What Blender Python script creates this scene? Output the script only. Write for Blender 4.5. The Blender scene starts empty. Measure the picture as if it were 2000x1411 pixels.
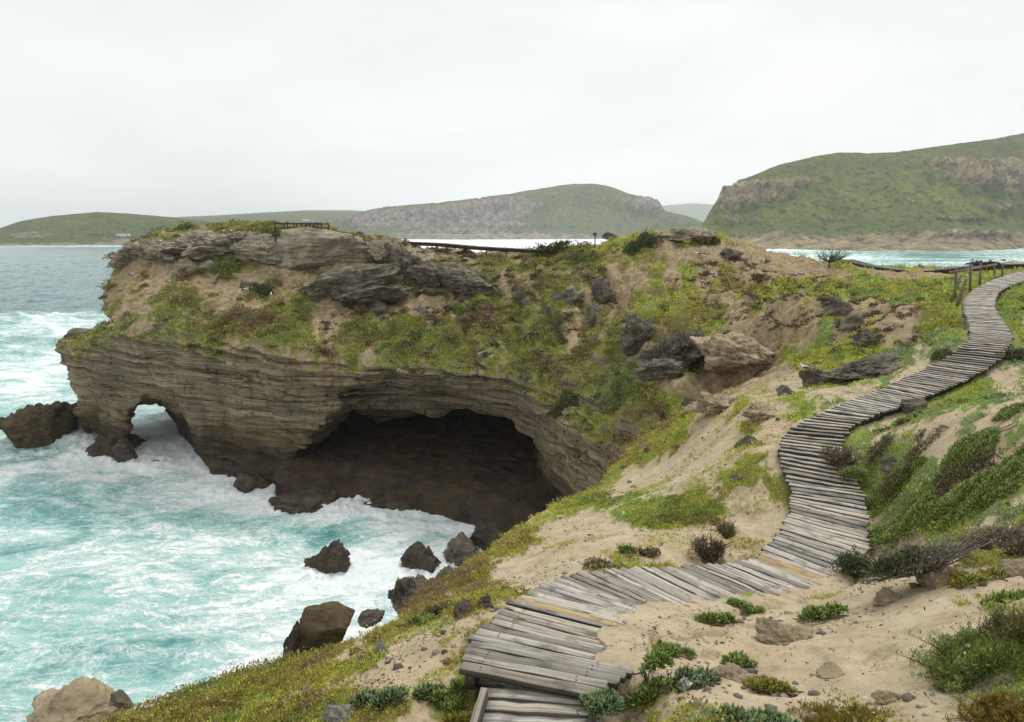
import bpy, bmesh, math, random
import numpy as np
from mathutils import Vector, Matrix, Euler

rng = np.random.default_rng(7)
random.seed(7)
scene = bpy.context.scene
COLL = scene.collection
R = math.radians

# ------------------------------------------------------------------ camera model (photo pixels 2000 x 1411)
CAMZ = 18.0
F = 1333.0
PITCH = math.atan((705.5 - 450.0) / F)
CP, SP = math.cos(PITCH), math.sin(PITCH)

def ray(px, py):
    u = (px - 1000.0) / F
    v = (705.5 - py) / F
    return np.array([u, CP + v * SP, -SP + v * CP])

def at_y(px, py, Y):
    d = ray(px, py)
    t = Y / d[1]
    return np.array([d[0] * t, Y, CAMZ + d[2] * t])

def at_z(px, py, z):
    d = ray(px, py)
    t = (z - CAMZ) / d[2]
    return np.array([d[0] * t, d[1] * t, z])

def project(x, y, z):
    dz = z - CAMZ
    dep = y * CP - dz * SP
    dep = np.where(np.abs(dep) < 1e-3, 1e-3, dep)
    return 1000.0 + F * x / dep, 705.5 - F * (y * SP + dz * CP) / dep

# ------------------------------------------------------------------ numpy noise
_perm = np.random.default_rng(3).permutation(256).astype(np.int32)
_perm = np.concatenate([_perm, _perm, _perm])
_g3 = np.random.default_rng(4).normal(size=(256, 3)).astype(np.float32)
_g3 /= np.linalg.norm(_g3, axis=1)[:, None]

def noise3(x, y, z):
    x, y, z = np.broadcast_arrays(np.asarray(x, np.float32), np.asarray(y, np.float32), np.asarray(z, np.float32))
    xi, yi, zi = np.floor(x), np.floor(y), np.floor(z)
    xf, yf, zf = x - xi, y - yi, z - zi
    xi = xi.astype(np.int32) & 255; yi = yi.astype(np.int32) & 255; zi = zi.astype(np.int32) & 255
    fade = lambda t: t * t * t * (t * (t * 6 - 15) + 10)
    u, v, w = fade(xf), fade(yf), fade(zf)
    def g(dx, dy, dz):
        h = _perm[_perm[_perm[(xi + dx) & 255] + ((yi + dy) & 255)] + ((zi + dz) & 255)]
        gr = _g3[h]
        return gr[..., 0] * (xf - dx) + gr[..., 1] * (yf - dy) + gr[..., 2] * (zf - dz)
    L = lambda a, b, t: a + (b - a) * t
    r = L(L(L(g(0,0,0), g(1,0,0), u), L(g(0,1,0), g(1,1,0), u), v),
          L(L(g(0,0,1), g(1,0,1), u), L(g(0,1,1), g(1,1,1), u), v), w)
    return r * 1.6

def fbm(x, y, z=0.0, octs=4, gain=0.5, lac=2.03):
    s = 0.0; a = 1.0; n = 0.0
    for i in range(octs):
        f = lac ** i
        s = s + a * noise3(np.asarray(x) * f + 17.3 * i, np.asarray(y) * f - 9.1 * i, np.asarray(z) * f + 4.7 * i)
        n += a; a *= gain
    return s / n

def sstep(a, b, x):
    t = np.clip((x - a) / (b - a), 0, 1)
    return t * t * (3 - 2 * t)

def sd_poly(X, Y, poly):
    d = np.full(X.shape, 1e18); ins = np.zeros(X.shape, bool)
    n = len(poly)
    for i in range(n):
        ax, ay = poly[i]; bx, by = poly[(i + 1) % n]
        ex, ey = bx - ax, by - ay
        wx, wy = X - ax, Y - ay
        t = np.clip((wx * ex + wy * ey) / (ex * ex + ey * ey + 1e-12), 0, 1)
        d = np.minimum(d, (wx - ex * t) ** 2 + (wy - ey * t) ** 2)
        c = ((ay <= Y) & (by > Y)) | ((by <= Y) & (ay > Y))
        with np.errstate(divide='ignore', invalid='ignore'):
            xs = ax + (Y - ay) / (by - ay if by != ay else 1e-12) * ex
        ins ^= c & (X < xs)
    return np.where(ins, -1, 1) * np.sqrt(d)

# ------------------------------------------------------------------ object helpers
def tag(o, label=None, cat=None, group=None, kind=None):
    if label: o['label'] = label
    if cat: o['category'] = cat
    if group: o['group'] = group
    if kind: o['kind'] = kind
    return o

def empty(name, loc, label=None, cat=None, group=None):
    o = bpy.data.objects.new(name, None)
    COLL.objects.link(o)
    o.location = [float(c) for c in loc]
    o.empty_display_size = 0.2
    return tag(o, label, cat, group)

def mesh_obj(name, V, Fs, mat, parent=None, smooth=True, attrs=None, origin=None):
    """V (n,3) ; Fs a list of int arrays (m,k) ; attrs {name: (n,) or (n,3)} ; with a parent V is world space minus the parent location"""
    V = np.asarray(V, np.float32)
    me = bpy.data.meshes.new(name)
    if isinstance(Fs, np.ndarray): Fs = [Fs]
    Fs = [np.asarray(f, np.int32) for f in Fs if len(f)]
    me.vertices.add(len(V)); me.vertices.foreach_set('co', V.ravel())
    nl = sum(f.size for f in Fs); npoly = sum(len(f) for f in Fs)
    me.loops.add(nl); me.loops.foreach_set('vertex_index', np.concatenate([f.ravel() for f in Fs]))
    me.polygons.add(npoly)
    tot = np.concatenate([np.full(len(f), f.shape[1], np.int32) for f in Fs])
    st = np.concatenate([[0], np.cumsum(tot)[:-1]]).astype(np.int32)
    me.polygons.foreach_set('loop_start', st)
    if smooth: me.polygons.foreach_set('use_smooth', np.ones(npoly, bool))
    me.update(calc_edges=True)
    for k, a in (attrs or {}).items():
        a = np.asarray(a, np.float32)
        if a.ndim == 1:
            at = me.attributes.new(k, 'FLOAT', 'POINT'); at.data.foreach_set('value', a)
        else:
            at = me.attributes.new(k, 'FLOAT_COLOR', 'POINT')
            at.data.foreach_set('color', np.concatenate([a, np.ones((len(a), 1), np.float32)], 1).ravel())
    me.validate()
    if mat: me.materials.append(mat)
    o = bpy.data.objects.new(name, me)
    COLL.objects.link(o)
    if parent: o.parent = parent
    if origin is not None: o.location = [float(c) for c in origin]
    return o

def copy_thing(o, loc=None, rz=None, parent=None):
    c = o.copy(); COLL.objects.link(c)
    if parent: c.parent = parent
    if loc is not None: c.location = [float(v) for v in loc]
    if rz is not None: c.rotation_euler = (0, 0, rz)
    for ch in list(o.children): copy_thing(ch, parent=c)
    return c

class MB:
    """collects simple solids for one mesh"""
    def __init__(s): s.V = []; s.Q = []; s.T = []; s.C = []; s.n = 0
    def add(s, V, Q=None, T=None, col=None):
        V = np.asarray(V, float)
        if Q is not None and len(Q): s.Q.append(np.asarray(Q) + s.n)
        if T is not None and len(T): s.T.append(np.asarray(T) + s.n)
        s.V.append(V); s.n += len(V)
        s.C.append(np.tile(np.asarray(col if col is not None else (1, 1, 1), float), (len(V), 1)))
    def box(s, c, size, rot=None, col=None, jit=0.0):
        h = np.asarray(size, float) / 2
        V = np.array([[sx, sy, sz] for sx in (-1, 1) for sy in (-1, 1) for sz in (-1, 1)], float) * h
        # small chamfer: eight corners doubled is overkill at this size, so jitter keeps edges from being ruler straight
        if jit: V += np.random.default_rng(s.n).normal(0, jit, V.shape)
        if rot is not None: V = V @ np.asarray(rot).T
        Q = [(0,1,3,2),(4,6,7,5),(0,4,5,1),(2,3,7,6),(0,2,6,4),(1,5,7,3)]
        s.add(V + np.asarray(c, float), Q, col=col)
    def bar(s, a, b, w, h, col=None, jit=0.0):
        a, b = np.asarray(a, float), np.asarray(b, float)
        d = b - a; L = np.linalg.norm(d); d = d / L
        up = np.array([0, 0, 1.0]) if abs(d[2]) < 0.95 else np.array([1.0, 0, 0])
        sd = np.cross(up, d); sd /= np.linalg.norm(sd); u = np.cross(d, sd)
        s.box((a + b) / 2, (L, w, h), np.stack([d, sd, u], 1), col, jit)
    def tube(s, pts, rad, sides=5, col=None):
        pts = np.asarray(pts, float); n = len(pts)
        rad = np.broadcast_to(np.asarray(rad, float), (n,))
        tan = np.gradient(pts, axis=0); tan /= np.linalg.norm(tan, axis=1)[:, None] + 1e-9
        ref = np.array([0.31, 0.17, 0.93])
        V = []
        for i in range(n):
            a = np.cross(tan[i], ref); a /= np.linalg.norm(a) + 1e-9; b = np.cross(tan[i], a)
            for k in range(sides):
                t = 2 * math.pi * k / sides
                V.append(pts[i] + rad[i] * (a * math.cos(t) + b * math.sin(t)))
        Q = [(i * sides + k, i * sides + (k + 1) % sides, (i + 1) * sides + (k + 1) % sides, (i + 1) * sides + k)
             for i in range(n - 1) for k in range(sides)]
        T = []
        c0 = len(V); V.append(pts[0]); V.append(pts[-1])
        for k in range(sides):
            T.append((c0, (k + 1) % sides, k)); T.append((c0 + 1, (n - 1) * sides + k, (n - 1) * sides + (k + 1) % sides))
        s.add(V, Q, T, col)
    def build(s, name, mat, parent=None, smooth=False, base=None):
        V = np.concatenate(s.V)
        if base is not None: V = V - np.asarray(base, float)
        Fs = []
        if s.Q: Fs.append(np.concatenate(s.Q))
        if s.T: Fs.append(np.concatenate(s.T))
        return mesh_obj(name, V, Fs, mat, parent, smooth, {'Col': np.concatenate(s.C)})

# ------------------------------------------------------------------ shader helpers
class NT:
    def __init__(s, name):
        s.m = bpy.data.materials.new(name); s.m.use_nodes = True
        s.t = s.m.node_tree; s.t.nodes.clear()
        s.out = s.t.nodes.new('ShaderNodeOutputMaterial')
        s.b = s.t.nodes.new('ShaderNodeBsdfPrincipled')
        s.t.links.new(s.b.outputs[0], s.out.inputs['Surface'])
        s.tc = s.t.nodes.new('ShaderNodeTexCoord')
        s.pos = s.tc.outputs['Object']
    def L(s, a, b): s.t.links.new(a, b)
    def setin(s, sock, v):
        if hasattr(v, 'is_linked') or hasattr(v, 'links'): s.t.links.new(v, sock)
        else:
            if sock.type == 'RGBA' and not isinstance(v, (int, float)) and len(v) == 3: v = (*v, 1)
            sock.default_value = v
    def node(s, typ, ins=None, **kw):
        n = s.t.nodes.new(typ)
        for k, v in kw.items(): setattr(n, k, v)
        for k, v in (ins or {}).items(): s.setin(n.inputs[k], v)
        return n
    def map(s, scale, rot=(0,0,0), src=None):
        return s.node('ShaderNodeMapping', {'Vector': src or s.pos, 'Scale': scale, 'Rotation': rot}).outputs[0]
    def noise(s, scale, detail=4, rough=0.55, dist=0.0, vec=None):
        return s.node('ShaderNodeTexNoise', {'Vector': vec or s.pos, 'Scale': scale, 'Detail': detail, 'Roughness': rough, 'Distortion': dist}).outputs[0]
    def vor(s, scale, vec=None, feature='F1', out=0, rnd=1.0):
        n = s.node('ShaderNodeTexVoronoi', {'Vector': vec or s.pos, 'Scale': scale, 'Randomness': rnd}, feature=feature)
        return n.outputs[out]
    def ramp(s, fac, stops, interp='LINEAR'):
        n = s.node('ShaderNodeValToRGB', {'Fac': fac}); r = n.color_ramp; r.interpolation = interp
        while len(r.elements) < len(stops): r.elements.new(0.5)
        for e, (p, c) in zip(r.elements, stops):
            e.position = p; e.color = (*c, 1) if not isinstance(c, (int, float)) else (c, c, c, 1)
        return n.outputs[0]
    def mix(s, fac, a, b, mode='MIX'):
        n = s.node('ShaderNodeMix', data_type='RGBA', blend_type=mode)
        s.setin(n.inputs[0], fac); s.setin(n.inputs[6], a); s.setin(n.inputs[7], b)
        return n.outputs[2]
    def math(s, op, a, b=0.0, c=None, clamp=False):
        n = s.node('ShaderNodeMath', operation=op, use_clamp=clamp)
        s.setin(n.inputs[0], a); s.setin(n.inputs[1], b)
        if c is not None: s.setin(n.inputs[2], c)
        return n.outputs[0]
    def smooth(s, x, lo, hi):
        n = s.node('ShaderNodeMapRange', {'Value': x, 'From Min': lo, 'From Max': hi}, interpolation_type='SMOOTHSTEP')
        return n.outputs[0]
    def attr(s, name, out='Fac'):
        return s.node('ShaderNodeAttribute', attribute_name=name).outputs[out]
    def bump(s, h, strength=0.5, dist=0.05, prev=None):
        n = s.node('ShaderNodeBump', {'Height': h, 'Strength': strength, 'Distance': dist})
        if prev is not None: s.L(prev, n.inputs['Normal'])
        return n.outputs[0]
    def done(s, col, rough=0.9, normal=None, spec=0.3, **kw):
        s.setin(s.b.inputs['Base Color'], col); s.setin(s.b.inputs['Roughness'], rough)
        s.setin(s.b.inputs['Specular IOR Level'], spec)
        if normal is not None: s.L(normal, s.b.inputs['Normal'])
        for k, v in kw.items(): s.setin(s.b.inputs[k], v)
        return s.m

# ------------------------------------------------------------------ boardwalk layout (deck edge pairs, drop below the eye)
PAIRS = [
 ((890,1312),(1140,1362),3.10),((925,1248),(1225,1310),3.30),((965,1205),(1235,1275),3.45),((1010,1172),(1245,1232),3.60),
 ((1070,1140),(1270,1205),3.80),((1140,1120),(1305,1192),4.00),((1250,1110),(1405,1188),4.35),((1370,1105),(1515,1165),4.65),
 ((1480,1093),(1612,1143),4.95),((1500,1065),(1645,1120),4.95),((1530,1030),(1692,1078),4.90),((1547,985),(1692,1020),4.85),
 ((1547,955),(1690,975),4.76),((1530,915),(1674,942),4.63),((1521,885),(1645,905),4.47),((1530,855),(1645,868),4.30),
 ((1555,828),(1660,838),4.12),((1620,800),(1705,812),3.95),((1700,768),(1782,785),3.78),((1790,728),(1885,742),3.50),
 ((1855,695),(1948,705),3.20),((1893,662),(1977,668),2.85),((1894,635),(1970,640),2.75),((1884,605),(1945,607),2.70),
 ((1888,580),(1945,580),2.70),((1920,556),(1967,560),2.70),((1975,535),(2018,545),2.75),((2040,522),(2090,530),2.75)]
bw_a = np.array([at_z(*a, CAMZ - d) for a, b, d in PAIRS])
bw_b = np.array([at_z(*b, CAMZ - d) for a, b, d in PAIRS])
def catmull(P, n=24):
    P = np.asarray(P, float)
    Q = np.concatenate([[2 * P[0] - P[1]], P, [2 * P[-1] - P[-2]]]); out = []
    for i in range(1, len(Q) - 2):
        p0, p1, p2, p3 = Q[i-1], Q[i], Q[i+1], Q[i+2]
        for t in np.linspace(0, 1, n, endpoint=False):
            out.append(0.5 * ((2*p1) + (-p0+p2)*t + (2*p0-5*p1+4*p2-p3)*t*t + (-p0+3*p1-3*p2+p3)*t**3))
    out.append(Q[-2]); return np.array(out)
def soften(P, k=3):
    for _ in range(k): P = np.concatenate([P[:1], .25 * P[:-2] + .5 * P[1:-1] + .25 * P[2:], P[-1:]])
    return P
def resample(P): return np.stack([np.convolve(np.pad(P[:, k], 14, 'edge'), np.hanning(31)[1:-1] / np.hanning(31).sum(), 'valid') for k in range(3)], 1)
bwA, bwB = resample(catmull(bw_a)), resample(catmull(bw_b))
bwM = (bwA + bwB) / 2

# ------------------------------------------------------------------ land: control points, outline, height function
CTRL = [  # px, py, Y
 (1300,1250,5.6),(1240,1385,4.0),(1500,1350,4.8),(1700,1300,4.7),(1990,1390,3.5),(1900,1150,5.8),(1750,1100,8.0),(1990,1050,7.0),
 (1990,900,9.5),(1800,900,11),(1720,950,11),(1990,780,13),(1850,800,14),(1750,850,12.8),(1990,690,17.5),(2000,600,25),(2000,560,33),(2150,800,12.5),(2150,1100,6),
 (250,1400,6.1),(120,1411,6.5),(330,1380,6.3),(500,1400,5.1),(700,1380,4.7),(860,1390,4.3),(750,1300,5.7),(850,1235,6.4),(920,1185,7.2),(620,1330,5.9),
 (400,1345,6.5),(560,1290,7.3),(690,1240,8.3),(800,1200,9.2),(850,1140,11),(930,1085,13.5),(1000,1035,16),(1080,975,19),(1170,940,22),(1230,885,27),
 (1000,1120,10.6),(1150,1030,13.2),(1250,960,17),(1350,900,18.5),(1400,1000,12.4),(1350,1060,10.7),(1250,1095,9.4),(1480,950,12.8),(1500,890,13.4),(1450,820,17.5),
 (1350,805,22.5),(1250,870,24.5),(1450,790,19.5),(1550,770,18.5),(1620,765,17),(1500,850,15),
 (1350,760,29),(1300,735,31),(1450,755,28),(1450,700,32),(1400,640,36.5),(1350,600,40),(1350,540,46.5),(1400,500,52),(1400,459,58),(1300,455,58),(1340,452,59),(1200,472,60),(1250,520,52),(1250,600,42),
 (1150,640,44),(1100,560,52),(1000,520,58),(1000,620,49),(1060,700,42),(1200,720,36.5),(1200,800,32.5),(1290,830,27.5),
 (1000,501,64),(850,490,66),(930,496,65),(1100,500,62),
 (1500,600,33),(1600,570,39),(1600,520,53),(1500,530,52),(1700,620,28),(1800,560,40),(1750,548,45),(1650,680,24.5),(1550,700,27),(1750,695,21),(1690,745,18.7),(1840,655,23.5),
 (1650,520,64),(1800,540,57),(1950,536,55),(1550,504,60),(1480,484,58),(2100,534,55),(1700,528,66),(1850,537,64),(2000,535,64),(1850,600,30),
 (230,632,52.5),(400,650,49.5),(560,662,47),(700,690,46),(850,697,45),(1010,722,41),(1120,800,35),(1220,870,28.5),(120,672,54.5),
 (250,565,57),(400,580,54.5),(560,600,52.5),(700,610,52),(850,622,50.5),(215,590,57),
 (300,522,60),(450,530,59),(600,530,58.5),(780,562,56.5),(900,592,53),
 (245,492,63),(330,462,64),(450,454,64),(590,464,63),(700,473,64),(780,488,63),(900,518,60.5)]
cp = [at_y(*c) for c in CTRL]
cp += [np.array(c, float) for c in [(0.2,0,16.3),(6,0,16.9),(12,2,16.5),(20,6,16.2),(40,20,16),(45,45,15.5),(-5,-1,14.4),(-3,2,14.4),(0,-8,18),(10,-8,18.5),(30,-5,19),(1.5,2.4,15.4),(60,55,15),(-10,3.5,12)]]
for i in range(0, 28):
    a, b = bw_a[i], bw_b[i]; e = (b - a); e = e / np.linalg.norm(e)
    cp.append((a + b) / 2 - [0, 0, 0.16]); cp.append(a - e * 0.35 - [0, 0, 0.28 if i < 18 else 0.16])
    cp.append(b + e * 0.35 + [0, 0, 0.07 if i < 9 else -0.04])
cp = np.array(cp)
def _fit(P, c=1.6, lam=2e-2):
    D = np.sqrt(((P[:, None, :2] - P[None, :, :2]) ** 2).sum(-1) + c * c)
    n = len(P); A = np.zeros((n + 3, n + 3)); A[:n, :n] = D - lam * np.eye(n)
    A[:n, n] = 1; A[:n, n+1:] = P[:, :2]; A[n:, :n] = A[:n, n:].T
    return np.linalg.lstsq(A, np.concatenate([P[:, 2], np.zeros(3)]), rcond=None)[0]
_W = _fit(cp)
def rbf(x, y, c=1.6):
    x = np.asarray(x, float); y = np.asarray(y, float); sh = x.shape
    x = x.ravel(); y = y.ravel(); out = np.empty(x.shape)
    for s in range(0, len(x), 40000):
        X, Y = x[s:s+40000], y[s:s+40000]
        D = np.sqrt((X[:, None] - cp[None, :, 0]) ** 2 + (Y[:, None] - cp[None, :, 1]) ** 2 + c * c)
        out[s:s+40000] = D @ _W[:-3] + _W[-3] + _W[-2] * X + _W[-1] * Y
    return out.reshape(sh)

EDGE_NEAR = [(400,1347,6.6),(560,1292,7.4),(690,1240,8.4),(800,1200,9.3),(850,1140,11.1),(930,1085,13.6),(1000,1035,16.1),(1080,975,19.1),(1170,940,22.1),(1218,895,26.3)]
EDGE_RIM = [(1236,868,28.0),(1160,820,33.2),(1088,758,37.6),(1015,719,40.8),(850,697,44.6),(700,690,45.6),(560,662,46.6),(400,650,49),(230,632,52.3),(150,660,53.5),(118,678,55)]
def plan(px, py, Y): p = at_y(px, py, Y); return (p[0], p[1])
OUTLINE = [(-7.5,-8),(-6.8,0),(-6.0,4),(-4.6,5.6)] + [plan(*e) for e in EDGE_NEAR] + [plan(*e) for e in EDGE_RIM] + \
          [plan(140,640,60),plan(205,560,64.5),plan(240,490,67),plan(330,462,68.5),plan(590,462,67.5),plan(780,480,67.5),plan(900,480,69.5),plan(1160,472,65),
           plan(1300,455,61.5),plan(1450,470,61.5),plan(1560,490,66),plan(1700,510,72),plan(1850,520,72),plan(2050,515,74),(90,72),(100,-10)]
OUTLINE = np.array(OUTLINE)

def seg_near(x, y, P, Z, full=False):
    """nearest point on polyline P: distance, interpolated Z (and signed offset to the right, index)"""
    best = np.full(x.shape, 1e9); zz = np.zeros(x.shape); lat = np.zeros(x.shape); ix = np.zeros(x.shape)
    for i in range(len(P) - 1):
        ex, ey = P[i+1] - P[i]
        t = np.clip(((x - P[i,0]) * ex + (y - P[i,1]) * ey) / (ex*ex + ey*ey + 1e-9), 0, 1)
        d = np.hypot(x - P[i,0] - ex*t, y - P[i,1] - ey*t)
        m = d < best; best = np.where(m, d, best); zz = np.where(m, Z[i] + (Z[i+1]-Z[i])*t, zz)
        if full:
            lat = np.where(m, -(ex * (y - P[i,1]) - ey * (x - P[i,0])) / math.hypot(ex, ey), lat); ix = np.where(m, i + t, ix)
    return (best, zz, lat, ix) if full else (best, zz)
_bwc = bwM[::6]; _bwq = np.linalg.norm(bwA - bwB, axis=1)[::6]

_hol = at_y(1365, 758, 29.5)
def land(x, y, detail=True):
    x = np.asarray(x, float); y = np.asarray(y, float)
    h = rbf(x, y)
    r = np.hypot(x, y)
    if detail:
        far = sstep(14, 40, r)
        h = h + fbm(x/3.1, y/3.1, 1.7, 4) * (0.13 + 0.62 * far) + fbm(x/0.7, y/0.7, 5.2, 3) * (0.05 + 0.17 * far)
        h = h + np.abs(fbm(x/1.6+7, y/1.6, 9.2, 4)) * 0.8 * far - .26 * far
        hx, hy = _hol[0] - x, _hol[1] - y
        h = h - 1.3 * np.exp(-(hx / 2.6) ** 2 - (hy / 1.5) ** 2)
        # rain gullies running down the slope over the cave
        gl = sstep(-9, -3, x) * sstep(20, 8, x) * sstep(24, 30, y) * sstep(58, 50, y)
        h = h - gl * .75 * sstep(.22, .0, np.abs(fbm(x/2.6 + y/9, y/7.5, 2.9, 4)))
    d, z, lat, ix = seg_near(x, y, _bwc[:, :2], _bwc[:, 2], True)
    k = 1 - sstep(0.62, 1.35, d)
    sand = (ix > 3.5) & (ix < 37) & (lat > .36 + .16 * noise3(x/.35, y/.35, 2.0))
    cap = np.where(sand, z + .022 * sstep(.36, .6, lat), z - 0.2)
    h = np.where((h > cap) | (sand & (d < .75)), h + (cap - h) * k * (r < 60), h)
    st = (1 - sstep(.62, 1.0, np.abs(x - .12))) * sstep(2.3, 2.9, y) * sstep(4.9, 4.5, y)
    return np.where(h > 14.45, h + (14.45 - h) * st, h)

def outline_sd(x, y, detail=True):
    s = sd_poly(x, y, OUTLINE)
    if detail:
        r = np.hypot(x, y)
        s = s + fbm(x/1.9, y/1.9, 3.3, 4) * np.clip(0.25 + r * 0.012, 0, 0.9)
    return s

def height(x, y, detail=True):
    x = np.asarray(x, float); y = np.asarray(y, float)
    s = outline_sd(x, y, detail)
    h = land(x, y, detail)
    t = np.maximum(s, 0); far = sstep(20, 50, np.hypot(x, y))
    sh = (.10 + .25 * sstep(8, 20, np.hypot(x, y))) * sstep(-1.2, 0.4, s)
    drop = sh + np.where(t < 0.6, t * t * 1.2, 0.43 + (t - 0.6) * 2.0)
    return np.maximum(h - drop, -2.5)

def hit(px, py, y0=1.5, y1=90):
    """where the sight line meets the land"""
    d = ray(px, py)
    Y = np.exp(np.linspace(math.log(y0), math.log(y1), 1400)); t = Y / d[1]
    X = d[0] * t; Z = CAMZ + d[2] * t
    H = height(X, Y)
    i = np.argmax(H > Z)
    if H[i] <= Z[i]: i = len(Y) - 1
    return np.array([X[i], Y[i], H[i]])

def ground_z(x, y): return float(height(np.array([x]), np.array([y]))[0])

# ------------------------------------------------------------------ vegetation cover map (values at world points; centres given where they stand in the photo)
VEG = [ # px, py, rx, ry, value
 (1150,1040,130,40,-.62),(1280,930,110,50,-.62),(1400,860,90,35,-.5),(1050,1110,110,35,-.7),(1400,1060,120,40,-.4),(1470,980,60,60,-.6),(1330,1020,80,40,-.2),
 (1300,1250,130,60,-1),(1450,1240,110,60,-.9),(1650,1250,160,80,-.75),(1420,1340,180,60,-.6),(1750,1330,120,70,-.5),(1600,1150,80,30,-.6),(820,1290,70,40,-.5),(760,1330,90,20,-.3),
 (880,1220,60,20,-.5),(1850,960,60,25,-.4),(1900,900,80,30,-.35),(1820,870,60,25,-.4),(1780,1120,90,30,-.5),(1930,1130,60,25,-.2),(1960,760,50,40,-.2),
 (450,1390,280,40,.38),(620,1320,150,30,.3),(300,1400,150,30,.35),(520,1370,50,16,-.3),(690,1345,40,14,-.3),(1000,1060,60,40,.55),(920,1110,40,50,.6),(1120,970,50,30,.6),(1200,920,40,30,.5),(860,1190,60,30,.5),
 (1330,990,110,30,.5),(1290,1000,80,20,.5),(1430,940,70,25,.45),(1300,850,80,25,.55),(1250,890,60,25,.55),(1500,960,40,40,.55),(1280,1030,80,15,.5),
 (1750,970,110,50,.4),(1880,960,140,50,.25),(1880,1010,140,35,.3),(1710,870,60,40,.4),(1780,910,70,40,.3),(1920,1100,80,40,.4),(1950,840,80,40,.2),(1950,1380,120,40,.4),(1900,760,80,25,.35),
 (1960,700,60,30,.35),(1970,600,40,50,.5),(1980,660,30,40,.3),(1800,800,90,25,.3),
 (1700,700,150,30,.35),(1850,620,50,60,.55),(1780,570,120,20,.5),(1650,560,150,15,.4),(1850,560,60,12,.3),(1500,505,90,15,-.5),(1560,535,140,12,-.35),(1800,540,60,8,-.6),(1830,560,50,10,-.4),
 (1720,595,70,40,-.3),(1560,620,90,50,-.3),(1450,690,60,50,-.6),(1350,750,70,15,-.9),(1500,740,40,40,-.4),(1330,650,120,90,.1),
 (1200,500,120,60,.3),(1150,560,60,70,-.15),(1230,540,50,40,-.4),(1350,480,90,30,-.15),(1400,500,80,15,-.3),(1100,740,120,60,.2),(1200,780,70,80,.25),(1290,770,60,40,.35),
 (900,490,100,15,-.5),(820,480,60,15,-.4),(650,620,35,35,-.8),(700,570,60,20,-.3),(850,600,80,20,-.35),(500,545,110,30,-.25),(430,600,60,30,-.35),(280,560,70,50,-.25),(300,500,80,20,-.2),
 (640,520,90,10,-.3),(420,510,60,25,.45),(500,480,60,25,.4),(350,590,60,25,.4),(480,630,90,25,.45),(600,640,70,30,.4),(760,660,110,30,.35),(930,640,100,40,.35),(1030,640,60,40,.2)]
def cover(x, y, z):
    px, py = project(x, y, z)
    v = np.full(np.shape(px), 0.50)
    v = np.where(y > 24, 0.50, v)
    v = v - .16 * sstep(1500, 1650, px) * (y < 24)
    for cx, cy, rx, ry, a in VEG:
        v = v + a * np.exp(-((px - cx) / rx) ** 2 - ((py - cy) / ry) ** 2)
    r = np.hypot(x, y); s = np.clip(0.35 + r * 0.028, 0.35, 1.9)
    n = fbm(x / s, y / s, 2.0, 5, 0.6) * 0.62 + fbm(x/(0.22*s), y/(0.22*s), 6.0, 3, .6) * 0.36
    return np.clip((v + 1.25 * n - 0.5) * 2.2 + 0.5, 0, 1), v

exec_parts = []

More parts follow.
